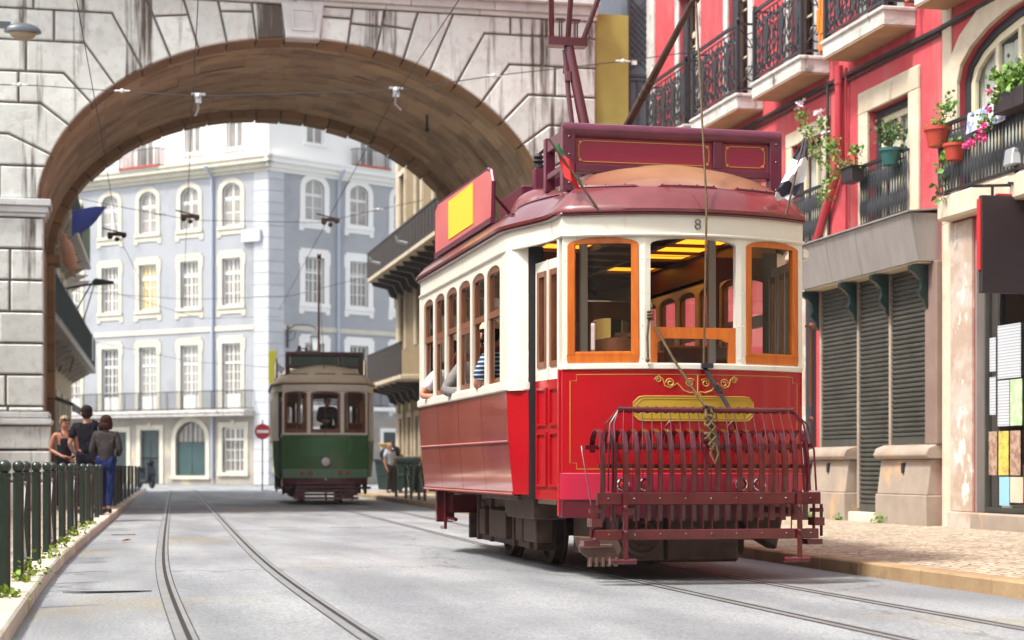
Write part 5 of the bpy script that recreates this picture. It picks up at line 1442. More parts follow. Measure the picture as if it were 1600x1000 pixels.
for k in range(20): m.tube([(-.695 + k * .0705, yF + .07, 1.295), (-.68 + k * .0705, yF + .07, 1.295)], .028, 8)
m.build('top_bar', 'fend', fe)
for k in range(19):
    x = -.66 + 1.28 * k / 18; m = MB(); m.tube([(x, yF + .06, 1.29), (x * 1.03, yF - .0, 1.12), (x * 1.05, yF - .045, .9), (x * 1.05, yF - .04, .70)], .004, 5); m.build('rod', 'fend', fe)
for s in (-1, 1):
    for j in range(3):
        m = MB(); e = s * (.70 + .05 * j); m.tube([(s * .68 - .02, yF + .07, 1.29), (s * .72 + (e - s * .7) * .6 - .02, yF + .03, 1.19), (e + s * .02 - .02, yF - .0, 1.0), (e + s * .03 - .02, yF - .02, .70)], .008, 5); m.build('rod', 'fend', fe)
for z, y in ((1.035, yF + .03), (.88, yF + .035)):
    m = MB(); m.bar((-.85, y + .02, z), (.80, y + .02, z), .02, .03); m.build('cross_bar', 'fend', fe)
m = MB(); m.bar((-.90, yF + .26, 1.02), (.80, yF + .26, 1.02), .03, .03); m.build('cross_bar', 'fend', fe)
for k in range(18):
    x = -.76 + 1.46 * k / 17 + random.uniform(-.008, .008); m = MB(); m.tube([(x, yF + .0, .61), (x + random.uniform(-.012, .012), yF - .01, .41)], .0055, 5); m.build('rod', 'fend', fe)
for x in (-.68, .66):
    m = MB(); m.bar((x, yF - .055, .70), (x, yF - .07, .18), .035, .012); m.tube([(x - .12, yF - .06, .19), (x + .08, yF - .06, .19)], .022, 8); m.ball((x, yF - .06, .58), .022, 8, 6); m.ball((x, yF - .07, .40), .022, 8, 6); m.build('hanger', 'fend', fe)
for s in (-1, 1):
    m = MB(); x = s * .86 - .02
    m.box(x - .04, x + .04, yF - .01, yF + .12, .44, .50); m.box(x - .035, x + .035, yF, yF + .1, .54, .57); m.tube([(x - .03, yF + .03, .60), (x - .03, yF + .03, .36)], .012, 6); m.tube([(x + .03, yF + .03, .60), (x + .03, yF + .03, .36)], .012, 6); m.box(x - .10, x + .02, yF - .02, yF + .1, .30, .34); m.build('spring_box', 'fend', fe)
for s in (-1, 1):
    for z, w, y in ((.55, .05, yF), (1.02, .03, yF + .26)): m = MB(); m.bar((s * .62, -.05, z), (s * .62, y, z), w); m.build('arm', 'fend', fe)
m = MB(); P = [(-.93, yF + .24, 1.03), (-.935, yF + .2, .98), (-.91, yF + .06, .62), (-.90, yF + .03, .50), (-.85, yF + .03, .485)]; m.tube(P, .005, 5); m.build('loop', 'fend', fe)
for x in (-.24, .25):
    m = MB(); m.tube([(x - .03, yF + .26, 1.0), (x - .03, yF + .27, 1.18), (x, yF + .27, 1.22), (x + .03, yF + .27, 1.18), (x + .03, yF + .26, 1.0)], .010, 6); m.build('hook', 'fend', fe)
# track brake castings and chain seen under the guard
m = MB(); m.prism([(-.95, -.30, .36), (-.62, -.30, .34), (-.58, -.30, .26), (-.62, -.30, .19), (-.78, -.30, .15), (-.90, -.30, .24)], (0, .06, 0))
for k in range(5): m.box(-.84 + k * .05, -.815 + k * .05, -.31, -.24, .13, .20)
m.box(-.92, -.66, -.32, -.30, .27, .30); m.build('brake_casting', 'under_tan', RT_, bevel=.006)
m = MB(); m.lathe([(.17, 0), (.17, .04), (.14, .05), (.13, .03), (.10, .05), (.08, .03), (.05, .05), (.01, .05)], (-.36, -.05, .36), 20, MX.Rotation(R(90), 3, 'X')); m.box(-.54, -.18, -.05, .3, .16, .56); m.build('motor_grille', 'under', RT_)
m = MB(); m.box(-.15, .45, .0, .5, .14, .5); m.box(.45, .8, .2, .8, .3, .5); m.prism([(.45, .1, .50), (.86, .1, .50), (.80, .1, .22), (.66, .1, .30)], (0, .2, 0)); m.build('motor_casing', 'under', RT_, bevel=.02)
# handrail knob, mirror and small fittings on the right edge
m = MB(); m.tube([(1.01, .02, 1.98), (1.03, -.02, 1.98)], .012, 6); m.ball((1.035, -.03, 1.98), .028, 10, 8); m.tube([(1.03, -.02, 1.96), (1.03, -.02, 1.35)], .012, 6); m.ball((1.035, -.03, 1.25), .022, 8, 6); m.build('grab_handle', 'brown', RT_)
m = MB(); m.lathe([(.02, 0), (.045, .02), (.045, .07), (.02, .09)], (1.0, .05, 2.5), 10); m.build('side_lamp', 'cream', RT_)
# hemp ropes, strap and retriever
m = MB(); m.tube([(-.352, bow(.35) - .03, 2.03), (-.34, bow(.34) - .05, 1.96), (-.20, -.40, 1.66), (-.02, yF + .06, 1.30)], .010, 6)
m.tube([(-.36, bow(.36) - .03, 2.02), (-.375, bow(.36) - .03, 1.86), (-.37, bow(.36) - .03, 1.68)], .010, 6)
for q in range(3): m.tube([(-.352 + .022 * math.cos(a), bow(.35) - .035 + .02 * math.sin(a), 1.985 + .022 * q + .004 * a) for a in [i * .785 for i in range(9)]], .009, 5)
m.ball((-.372, bow(.36) - .03, 1.68), .018, 8, 6); m.tube([(-.355, bow(.35) - .02, 2.03), (-.345, bow(.35) - .05, 2.08), (-.34, bow(.35) - .02, 2.11)], .006, 5)
m.build('tied_rope', 'rope', RT_)
m = MB()
for q in range(0): 
    a0 = random.uniform(-.012, .012); m.tube([(-.02 + .035 * math.cos(t) + a0, yF + .05 + .03 * math.sin(t * 1.0), 1.30 - .022 * q - .12 * (1 - math.cos(t)) * .35) for t in [i * .6 for i in range(11)]], .009, 5)
for q in range(5):
    z = 1.32 - .05 * q; m.tube([(-.02 + .032 * math.cos(a), yF + .02 + .035 * math.sin(a) - .01, z - .02 + .03 * math.sin(a * .5 + q)) for a in [i * .63 for i in range(11)]], .010, 5)
for q in (-1, 1): m.tube([(-.02 + q * .02, yF + .02, 1.30), (-.02 + q * .035, yF - .02, 1.24), (-.02 - q * .03, yF - .045, 1.17), (-.02 + q * .03, yF - .05, 1.10), (-.02 - q * .02, yF - .05, 1.04), (-.02 + q * .012, yF - .05, 1.0)], .011, 6)
m.tube([(-.02, yF + .03, 1.28), (.0, yF - .05, 1.05), (-.03, yF - .055, .97), (.0, yF - .06, .90), (.03, yF - .055, .97), (.005, yF - .05, 1.06)], .010, 6)
m.build('coiled_rope', 'rope', RT_)
m = MB(); m.bar((.07, bow(.05) - .015, 1.63), (.17, yF + .1, 1.31), .035, .012); m.box(.04, .13, bow(.05) - .05, bow(.05), 1.625, 1.66)
for z in (.45, .52, .6): p = V((.07, bow(.05) - .022, 1.63)).lerp(V((.17, yF + .09, 1.31)), z); m.obox(p, (.05, .02, .012))
m.build('leather_strap', 'black', RT_)
# trolley pole and its rope
w0, w1 = (.0, 2.4, 3.5), (.27, .40, 4.70)
m = MB(); m.tube([w0, tuple(V(w0).lerp(V(w1), .55)), w1], [.040, .033, .022], 10); m.box(-.14, .14, 2.2, 2.6, 3.22, 3.5)
for t in (.45, .49, .53): p = V(w0).lerp(V(w1), t); m.ball(tuple(p), .042, 8, 6)
tp = m.build('trolley_pole', 'under', RT_)
m = MB(); d = (V(w1) - V(w0)).normalized(); p = V(w1) + d * .06
m.bar(tuple(V(w1) - d * .14), tuple(V(w1) + d * .05), .06, .07); m.build('trolley_harp', 'under', tp)
m = MB(); m.lathe([(.05, -.045), (.085, -.04), (.085, -.03), (.055, -.012), (.055, .012), (.085, .03), (.085, .04), (.05, .045)], tuple(p), 18, MX.Rotation(R(78), 3, 'Y')); m.build('trolley_wheel', 'gold', tp)
m = MB(); q = V(w1) - d * .10; m.tube([tuple(q), tuple(q.lerp(V((.06, -.36, 2.9)), .5) + V((0, 0, -.05))), (.06, -.36, 2.86), (.055, -.31, 1.65)], .009, 5); m.build('trolley_rope', 'rope', RT_)
# pantograph arms behind the board
pa = MB(); pa.tube([(-.24, 1.7, 3.35), (-.44, 1.9, 4.60)], [.050, .042], 12); pan = pa.build('pantograph', 'red_dark', RT_)
m = MB(); m.tube([(-.38, 1.75, 3.4), (-.44, 1.85, 4.1), (-.46, 1.9, 4.5)], .022, 8); m.lathe([(.04, 0), (.04, .08)], (-.435, 1.85, 4.22), 8); m.build('control_rod', 'red_dark', pan)
m = MB(); m.box(-.62, -.27, 1.84, 1.97, 4.53, 4.60)
for x in (-.50, -.52, -.38, -.36): m.tube([(x, 1.86, 4.6), (x, 1.86, 4.74)], .008, 5)
m.box(-.55, -.47, 1.85, 1.92, 4.74, 4.765); m.box(-.41, -.33, 1.85, 1.92, 4.74, 4.765); m.build('knuckle', 'red_dark', pan)
for a, b in (((-.58, 1.9, 4.56), (-.66, 1.6, 5.6)), ((-.31, 1.9, 4.56), (.02, 1.6, 5.6)), ((-.45, 1.92, 4.3), (-.41, 1.7, 5.6)), ((-.29, 1.94, 4.62), (.06, 1.66, 5.6))):
    m = MB(); m.tube([a, b], .024 if a[0] != -.29 else .014, 8); m.build('upper_arm', 'red_dark', pan)
m = MB(); m.bar((-.75, 1.6, 5.6), (.25, 1.6, 5.6), .04); m.build('collector_bar', 'galv', pan)
# flags stuck on the roof edge
def cloth(mb, o, along, hang, n=10, k=5, amp=.03, sag=0, off=0):
    o, along, hang = V(o), V(along), V(hang); nr = along.cross(hang).normalized()
    rows = []
    for j in range(k + 1):
        v = j / k; rows.append([tuple(o + along * (i / n) + hang * v + nr * (amp * math.sin(i / n * 7 + v * 2.2 + off) * (.3 + i / n)) + V((0, 0, -sag * (i / n) ** 2))) for i in range(n + 1)])
    mb.slab(rows, .004)
fl = thing('flag', 'small red and green flag at the left front corner of the red tram roof', 'flag', (3.62, 13.05, 2.80))
m = MB(); m.tube([(0, -.02, 0), (-.36, .12, .56)], .010, 6); m.build('flagpole', 'under', fl)
m = MB(); cloth(m, (-.30, .10, .47), (.12, -.02, -.10), (.05, -.02, -.20), 8, 8, .03); cl = m.build('cloth', 'flagred', fl)
m = MB(); cloth(m, (-.36, .12, .56), (.10, -.02, -.08), (.03, -.01, -.06), 6, 3, .012); m.build('cloth_band', 'flaggreen', cl)
m = MB(); cloth(m, (-.19, .05, .30), (.05, -.01, -.05), (.02, 0, -.04), 5, 3, .01); m.build('cloth_band', 'flaggreen', cl)
fl = thing('flag', 'small black and white flag at the right front corner of the red tram roof', 'flag', (5.12, 13.08, 2.82))
m = MB(); m.tube([(0, -.02, 0), (.18, .05, .62)], .010, 6); m.build('flagpole', 'under', fl)
FLR = [((.165, .60), (.19, .60)), ((.13, .52), (.205, .53)), ((.09, .45), (.215, .46)), ((.05, .38), (.215, .40)), ((.015, .32), (.20, .33)), ((-.02, .27), (.17, .26)), ((-.05, .22), (.13, .20)), ((-.065, .18), (.09, .16)), ((-.07, .14), (.04, .13))]
c0 = None
for a, b, mm in ((0, 2, 'flagk'), (2, 5, 'flagw'), (5, 7, 'flagk'), (7, 8, 'flagw')):
    m = MB(); rows = []
    for i in range(a, b + 1):
        (x0, z0), (x1, z1) = FLR[i]; rows.append([(x0 + (x1 - x0) * u, .04 + .03 * math.sin(u * 6 + i * .7), z0 + (z1 - z0) * u + .012 * math.sin(u * 9 + i)) for u in [j / 8 for j in range(9)]])
    m.slab(rows, .004)
    if c0 is None: c0 = m.build('cloth', mm, fl)
    else: m.build('cloth_band', mm, c0)

# ------------------------------------------------------------------ bollards and cross-braced barriers
ORD = ['first', 'second', 'third', 'fourth', 'fifth', 'sixth', 'seventh', 'eighth', 'ninth', 'tenth', 'eleventh', 'twelfth', 'thirteenth']
def post_mb(x=0, y=0):
    m = MB(); m.lathe([(.040, 0), (.040, .02), (.037, .03), (.037, .705), (.041, .71), (.041, .735), (.030, .74)], (x, y, 0), 14); return m
def cap_mb(x=0, y=0):
    m = MB(); m.lathe([(.028, .735)] + [(.043 * math.cos(a), .778 + .043 * math.sin(a)) for a in [(-1.0 + i * .255) for i in range(10)]] + [(.004, .821)], (x, y, 0), 14); return m
bproto = thing('bollard', 'x', 'bollard', (0, 0, 0)); post_mb().build('post', 'bollard', bproto); cap_mb().build('cap', 'bollard', bproto)
rproto = thing('barrier', 'x', 'barrier', (0, 0, 0))
for y in (0, .85): post_mb(0, y).build('post', 'bollard', rproto); cap_mb(0, y).build('cap', 'bollard', rproto)
m = MB()
m.bar((0, .04, .66), (0, .81, .66), .02, .02); m.bar((0, .04, .08), (0, .81, .08), .02, .02)
m.bar((0, .04, .09), (0, .81, .65), .014, .02); m.bar((.004, .04, .65), (.004, .81, .09), .014, .02); m.build('cross_brace', 'galv', rproto)
first = {}
def put(proto, nm, x, y, z, label, grp):
    if nm not in first: o = proto; first[nm] = 1; o.location = (x, y, z); o['label'] = label
    else: o = dup(proto, (x, y, z), None, label)
    o['group'] = grp
    return o
bl = lambda y: -.49 + cv(y) - .15
S_ = [11.45, 15.2, 19.2, 23.6, 28.0, 31.6]
for i, y in enumerate(S_): put(bproto, 'b', bl(y), y, .1, ORD[i] + ' single dark green ball-topped bollard from the near end of the left kerb', 'bollards along the left kerb')
for i, y in enumerate([12.95, 16.7, 20.8, 25.2, 29.3]):
    o = put(rproto, 'r', bl(y), y, .1, ORD[i] + ' cross-braced pair of posts from the near end of the left kerb', 'cross-braced barriers along the kerbs')
    o.rotation_euler.z = -math.atan((bl(y + .85) - bl(y)) / .85)
for i, y in enumerate([36.5, 38.5, 41.0, 44.0, 47.5, 51.5, 56.0, 61.0]): put(bproto, 'b', bl(y), y, .1, ORD[i] + ' far bollard on the left kerb, counted from the walking people', 'bollards along the left kerb')
for i, y in enumerate([40.6, 43.0]):
    o = put(rproto, 'r', 5.9 + cv(y) + .28, y, .1, ('nearer' if i == 0 else 'farther') + ' cross-braced barrier on the right kerb beside the green tram', 'cross-braced barriers along the kerbs')
put(bproto, 'b', 5.9 + cv(46) + .28, 46, .1, 'single dark bollard on the right kerb beyond both braced barriers', 'bollards along the right kerb')

# ------------------------------------------------------------------ plants
def leaf(mb, c, s, up=.5):
    d = V((random.gauss(0, 1), random.gauss(0, 1), random.gauss(0, 1) * .6 + up)).normalized()
    a = d.orthogonal().normalized(); a = (MX.Rotation(random.uniform(0, 6.28), 3, d) @ a); b = d.cross(a); c = V(c)
    mb.face([c, c + a * s * .45 + b * s * .42 + d * s * .1, c + a * s, c + a * s * .45 - b * s * .42 + d * s * .1])
def clump(mb, c, r, n, s, up=.5):
    for _ in range(n):
        p = V((random.gauss(0, .5) * r[0], random.gauss(0, .5) * r[1], random.gauss(0, .5) * r[2])); leaf(mb, V(c) + p, s * random.uniform(.6, 1.3), up)
def bloom(mb, c, r, n=14):
    mb.ball(c, r * .45, 6, 5)
    for _ in range(n):
        p = V((random.gauss(0, .5), random.gauss(0, .5), random.gauss(0, .4))) * r * .6; leaf(mb, V(c) + p, r * .75, .8)
WL = ['at the foot of the nearest bollard', 'between nearest bollard and first braced pair', 'at the foot of the first braced pair', 'by the second single bollard', 'at the foot of the second braced pair', 'past the second braced pair', 'by the third single bollard', 'by the third braced pair', 'smallest and farthest one on the left kerb']
for i, (y, s) in enumerate(((11.0, .09), (12.5, .12), (13.6, .13), (15.6, .14), (17.6, .12), (18.9, .06), (20.6, .13), (22.6, .13), (24.6, .06))):
    p = thing('weed', 'green weed tuft growing on the left kerb, ' + WL[i], 'weed', (bl(y) + .05, y, .1), 0, 'weeds along the left kerb')
    m = MB(); clump(m, (0, 0, s * .35), (s, s * 1.3, s * .5), int(24 + 240 * s), .042, .7); m.build('foliage', 'weed', p)
for i, (x, y, s, l) in enumerate(((9.93, 22.0, .14, 'against the right end of the doorstep'), (9.98, 23.4, .10, 'against the left end of the doorstep'), (9.94, 24.4, .08, 'at the left end of the left bay plinth'))):
    p = thing('weed', 'weed tuft at the shuttered shop, ' + l, 'weed', (x, y, .135), 0, 'weeds along the shop wall')
    m = MB(); clump(m, (0, 0, s * .3), (s * .7, s, s * .45), 60, .045, .7); m.build('foliage', 'leaf', p)
def pot(name, label, loc, r, h, mt, cat='flower pot', taper=.72):
    p = thing(name, label, cat, loc)
    m = MB(); m.lathe([(r * taper, 0), (r * .96, h * .82), (r * 1.06, h * .82), (r * 1.06, h), (r * .92, h), (r * .9, h * .9), (.01, h * .9)], n=18); m.build('pot', mt, p)
    return p
p = pot('flower_pot', 'teal pot with a grey-leaved bushy plant hung on the middle window railing', (9.98, 21.75, 4.82), .14, .22, 'greenpot')
m = MB(); clump(m, (0, 0, .42), (.17, .22, .16), 240, .06); m.build('foliage', 'leaf_dark', p)
m = MB()
for i in range(9): a = i * .7; m.tube([(0, 0, .2), (.06 * math.cos(a), .08 * math.sin(a), .35), (.14 * math.cos(a), .2 * math.sin(a), .5 + .04 * (i % 3))], .005, 4)
m.build('stem', 'stem', p)
p = thing('planter', 'dark planter with straggly pink-white geranium reaching left from the middle window railing', 'planter', (9.93, 22.85, 4.76))
m = MB(); m.prism([(-.10, -.18, 0), (.08, -.18, 0), (.08, .18, 0), (-.10, .18, 0)], (0, 0, .2)); m.box(-.12, .1, -.2, .2, .19, .215); m.build('box', 'sign', p, bevel=.01)
st, lf = MB(), MB()
fws = []
for (pts, bl_) in (([(0, .1, .2), (-.12, .6, .30), (-.1, 1.2, .62), (-.05, 1.6, 1.05), (-.02, 1.75, 1.28)], 1), ([(0, .05, .2), (-.1, .4, .4), (-.1, .75, .75), (-.08, .9, 1.0)], 1), ([(0, 0, .2), (-.1, .3, .2), (-.15, .55, .05), (-.12, .7, -.12)], 0), ([(0, .1, .2), (-.1, .35, .45), (-.1, .5, .62)], 0), ([(0, -.1, .2), (-.05, -.2, .35), (-.05, -.28, .42)], 0), ([(0, .1, .2), (-.08, .9, .55), (-.08, 1.35, .95)], 0)):
    st.tube(pts, .009, 5)
    for a, b in zip(pts[1:], pts[2:]):
        for k in range(3): clump(lf, V(a).lerp(V(b), k / 3), (.09, .12, .08), 16, .05)
    clump(lf, pts[-1], (.11, .15, .09), 44, .052)
    if bl_: fws.append((V(pts[-1]) + V((-.05, 0, .12)), .085, 30))
clump(lf, (0, .1, .25), (.12, .22, .10), 80, .048); fws.append((V((-.1, .75, .82)), .06, 20))
st.build('stem', 'stem', p); lf.build('foliage', 'leaf', p); 
for q, r, n in fws: m = MB(); bloom(m, q, r, n); m.build('bloom', 'petal_white', p)
m = MB(); bloom(m, (-.15, .35, -.10), .06, 20); m.build('red_bloom', 'sign_red', p)
p = pot('flower_pot', 'larger red clay pot, upper of two by the arched window railing', (9.93, 20.28, 4.80), .165, .24, 'terracotta')
m = MB(); clump(m, (0, -.22, .42), (.06, .22, .14), 120, .055); clump(m, (0, 0, .28), (.12, .14, .05), 60, .05); m.build('foliage', 'leaf', p)
m = MB(); m.tube([(0, .05, .2), (-.02, .16, .26), (-.02, .26, .36)], .008, 4); m.tube([(0, .1, .22), (0, .2, .24)], .006, 4); m.build('stem', 'flagred', p)
p = pot('flower_pot', 'smaller red clay pot with a trailing vine by the arched window railing', (9.93, 19.83, 4.56), .135, .20, 'terracotta')
m = MB(); clump(m, (0, .0, .22), (.12, .14, .03), 80, .048)
for q in range(26): t = q / 25; leaf(m, (-.03 + random.gauss(0, .02), .10 + .30 * math.sin(t * 2.6) + random.gauss(0, .05), .18 - .62 * t), .11, .3)
m.build('foliage', 'leaf', p)
m = MB(); m.tube([(0, .05, .18), (0, .28, .12), (0, .38, -.1), (0, .3, -.3), (0, .28, -.45)], .006, 4); m.build('stem', 'stem', p)
p = thing('planter', 'planter with big green leaves and hanging pink flowers on the arched window railing', 'planter', (9.93, 18.35, 4.86))
m = MB(); m.prism([(-.14, -.4, 0), (.07, -.4, 0), (.07, .26, 0), (-.14, .26, 0)], (0, 0, .22)); m.build('box', 'sign', p, bevel=.01)
m = MB(); clump(m, (-.05, -.05, .36), (.18, .34, .15), 420, .075); clump(m, (-.14, .45, -.02), (.06, .2, .12), 90, .05); clump(m, (-.1, .2, .18), (.1, .15, .14), 60, .07); m.build('foliage', 'leaf', p)
for (y, z) in ((.30, .27), (.33, .08), (.42, -.08), (.52, -.14), (.62, -.19), (.70, -.24), (.80, -.22), (.92, -.24), (.45, -.24)): m = MB(); bloom(m, (-.17, y - .03, z), .055, 22); m.build('bloom', 'petal', p)
m = MB(); cloth(m, (9.93, 19.5, 5.06), (0, -.95, .0), (-.03, .0, -.25), 16, 5, .02); tag(m.build('towel', 'towel'), 'blue and white patterned cloth draped over the arched window railing', 'towel')

# projecting blank sign and its floodlight
sg = thing('hanging_sign', 'plain dark brown square hanging sign over the shop window at the right edge', 'sign', (10.2, 18.55, 0))
m = MB(); m.box(-.60, .02, -.04, .04, 2.84, 3.94); m.build('board', 'sign', sg, bevel=.006)
m = MB(); m.box(-.62, -.604, -.03, .045, 3.1, 3.9); m.box(-.40, .0, -.03, .03, 3.945, 3.965); m.build('red_edge', 'sign_red', sg)
m = MB(); m.bar((-.7, 0, 4.04), (0, 0, 4.08), .03); m.bar((-.45, 0, 3.94), (-.45, 0, 4.05), .025); m.bar((-.1, 0, 3.94), (-.1, 0, 4.07), .025); m.build('sign_bracket', 'black', sg)
fl = thing('floodlight', 'small silver floodlight on a black bracket above the dark hanging sign', 'floodlight', (10.02, 18.5, 4.08))
m = MB(); m.bar((0, 0, 0), (0, 0, .22), .035); m.bar((-.1, 0, .0), (.16, 0, .0), .03); m.build('bracket', 'black', fl)
m = MB(); m.prism([(-.11, -.08, .20), (.11, -.08, .20), (.13, -.08, .36), (-.08, -.08, .40)], (0, .2, 0)); m.box(-.06, .06, .12, .15, .22, .36); m.build('housing', 'galv', fl, bevel=.015)
m = MB(); m.box(-.09, .09, -.085, -.08, .22, .34); m.build('lens', 'lampwhite', fl)
for i, (y, l) in enumerate(((24.05, 'behind the second balcony from the right'), (21.2, 'behind the rightmost full balcony'), (26.85, 'between the third and second balconies'))):
    q = thing('garden_torch', 'thin orange pole ' + l + ' of the red house', 'pole', (9.95 if i < 2 else 9.9, y, 6.82 if i != 2 else 6.5), 0, 'orange poles beside the balconies')
    m = MB(); m.tube([(0, 0, 0), (0, 0, 1.55)], .025, 8); m.box(-.03, .03, -.06, .06, .3, .6); m.build('shaft', 'gold_pole', q)
    m = MB(); m.lathe([(.01, 1.5), (.06, 1.52), (.075, 1.58), (.05, 1.66), (.02, 1.68)], n=10); m.build('knob', 'brown', q)
    if i == 2: q.location = (9.95, 23.95, 6.82); q['label'] = 'shorter thin orange pole beside a taller one at the red house'; q.scale = (1, 1, .8)

# ------------------------------------------------------------------ people
def skinmesh(nodes, edges, root, sub=2):
    keys = list(nodes); ix = {k: i for i, k in enumerate(keys)}
    me = bpy.data.meshes.new('tmp'); me.from_pydata([nodes[k][:3] for k in keys], [(ix[a], ix[b]) for a, b in edges], [])
    o = bpy.data.objects.new('tmp', me); col.objects.link(o)
    md = o.modifiers.new('s', 'SKIN'); md.use_smooth_shade = True
    for k in keys:
        sv = me.skin_vertices[0].data[ix[k]]; r = nodes[k][3]; sv.radius = (r, r) if not isinstance(r, tuple) else r; sv.use_root = (k == root)
    sb = o.modifiers.new('u', 'SUBSURF'); sb.levels = sub; sb.render_levels = sub
    dgx = bpy.context.evaluated_depsgraph_get(); ev = o.evaluated_get(dgx)
    r = bpy.data.meshes.new_from_object(ev, depsgraph=dgx); bm = bmesh.new(); bm.from_mesh(r)
    bpy.data.objects.remove(o); bpy.data.meshes.remove(r)
    return bm
def frombm(bm): m = MB(); m.bm.free(); m.bm = bm; return m
def person(label, loc, rz, J, top='cblack', legs='cblack', hair='hair', skin='skin', sleeve=.55, coat=0, hairstyle='short', scale=1, extras=None, group=None, head_turn=0, strappy=False):
    T = thing('person', label, 'person', loc, rz, group); T.scale = (scale,) * 3
    D = dict(pel=(0, 0, .95), waist=(0, .0, 1.10), chest=(0, .01, 1.32), neck=(0, .015, 1.50), head=(0, -.005, 1.63),
             sl=(-.185, .01, 1.425), sr=(.185, .01, 1.425), el=(-.24, .03, 1.13), er=(.24, .03, 1.13), wl=(-.23, -.08, .90), wr=(.23, -.08, .90), hl=(-.22, -.12, .82), hr=(.22, -.12, .82),
             pl=(-.095, 0, .92), pr=(.095, 0, .92), kl=(-.10, -.01, .49), kr=(.10, -.01, .49), al=(-.10, .03, .085), ar=(.10, .03, .085), tl=(-.11, -.13, .035), tr=(.11, -.13, .035))
    D.update(J)
    rad = dict(pel=.115, waist=.105, chest=.125, neck=.052, head=.085, sl=.055, sr=.055, el=.040, er=.040, wl=.027, wr=.027, hl=.032, hr=.032, pl=.085, pr=.085, kl=.055, kr=.055, al=.038, ar=.038, tl=.032, tr=.032)
    N = {k: (*D[k], rad[k]) for k in D}
    hd = V(D['head']); N['crown'] = (hd.x, hd.y + .012, hd.z + .075, .078); N['chin'] = (hd.x, hd.y - .045, hd.z - .075, .042)
    E = [('pel', 'waist'), ('waist', 'chest'), ('chest', 'neck'), ('neck', 'head'), ('head', 'crown'), ('head', 'chin'), ('chest', 'sl'), ('sl', 'el'), ('el', 'wl'), ('wl', 'hl'), ('chest', 'sr'), ('sr', 'er'), ('er', 'wr'), ('wr', 'hr'),
         ('pel', 'pl'), ('pl', 'kl'), ('kl', 'al'), ('al', 'tl'), ('pel', 'pr'), ('pr', 'kr'), ('kr', 'ar'), ('ar', 'tr')]
    b = frombm(skinmesh(N, E, 'pel'))
    for s, w, h in ((-1, 'wl', 'hl'), (1, 'wr', 'hr')):
        W, H_ = V(D[w]), V(D[h]); d = (H_ - W).normalized(); ac = d.cross(V((s, .3, 0))).normalized(); nr = d.cross(ac)
        for f in range(4):
            o = H_ + ac * (f - 1.5) * .019 + d * .015; l = (.062, .072, .068, .052)[f]
            b.tube([o, o + d * l * .5 + nr * .006, o + d * l * .85 + nr * .022, o + d * l + nr * .038], [.0095, .009, .0085, .006], 6)
        o = W.lerp(H_, .5) + ac * -.025; b.tube([o, o - ac * .03 + d * .035, o - ac * .035 + d * .065], [.011, .010, .007], 6)
    c = V((hd.x, hd.y, hd.z))
    b.prism([c + V((-.014, -.085, -.02)), c + V((.014, -.085, -.02)), c + V((0, -.118, -.018)), c + V((0, -.09, .03))], (0, .01, 0))
    for s in (-1, 1): b.ball(c + V((s * .088, .012, -.005)), (.014, .024, .034), 8, 6)
    body = b.build('body', skin, T, ang=70)
    m = MB()
    for s in (-1, 1): m.ball(c + V((s * .033, -.083, .018)), (.013, .008, .009), 8, 6)
    m.build('eyes', 'cwhite', T); m = MB()
    for s in (-1, 1): m.ball(c + V((s * .033, -.090, .018)), (.006, .004, .006), 6, 5)
    m.build('pupils', 'shoe', T); m = MB(); m.ball(c + V((0, -.082, -.052)), (.026, .010, .008), 8, 6); m.build('mouth', 'sign_red', T)
    # clothes follow the body
    def lim(a, b_, f): return tuple(V(D[a]).lerp(V(D[b_]), f))
    g = .018; ex = .018 if coat else 0
    C = dict(pel=(*lim('pel', 'waist', -.25 - coat * .5), .122 + g), waist=(*D['waist'], .108 + g + ex), chest=(*D['chest'], .128 + g + ex), nk=(*lim('chest', 'neck', .62), .07 + g), sl=(*D['sl'], .060 + g), sr=(*D['sr'], .060 + g))
    CE = [('pel', 'waist'), ('waist', 'chest'), ('chest', 'nk'), ('chest', 'sl'), ('chest', 'sr')]
    if not strappy:
        for s in 'lr':
            if sleeve <= 1: C['e' + s] = (*lim('s' + s, 'e' + s, sleeve), .050 + g)
            else:
                C['e' + s] = (*D['e' + s], .046 + g); C['w' + s] = (*lim('e' + s, 'w' + s, sleeve - 1), .036 + g); CE.append(('e' + s, 'w' + s))
            CE.append(('s' + s, 'e' + s))
    else:
        C.pop('sl'); C.pop('sr'); C['nk'] = (*lim('chest', 'neck', .2), .15); C['chest'] = (*D['chest'], .155); C['waist'] = (*D['waist'], .135); CE = CE[:3]
    frombm(skinmesh(C, CE, 'pel')).build('top', top, T, ang=70)
    L = dict(pel=(*D['pel'], .128), pl=(*D['pl'], .098), pr=(*D['pr'], .098), kl=(*D['kl'], .068), kr=(*D['kr'], .068), al=(*lim('kl', 'al', .96), .056), ar=(*lim('kr', 'ar', .96), .056))
    frombm(skinmesh(L, [('pel', 'pl'), ('pl', 'kl'), ('kl', 'al'), ('pel', 'pr'), ('pr', 'kr'), ('kr', 'ar')], 'pel')).build('trousers', legs, T, ang=70)
    for s in 'lr':
        S = dict(a=(*lim('a' + s, 't' + s, -.15), .048), b=(*lim('a' + s, 't' + s, .5), .046), c=(*lim('a' + s, 't' + s, 1.1), .040))
        frombm(skinmesh(S, [('a', 'b'), ('b', 'c')], 'a', 1)).build('shoe', 'shoe', T, ang=70)
    m = MB()
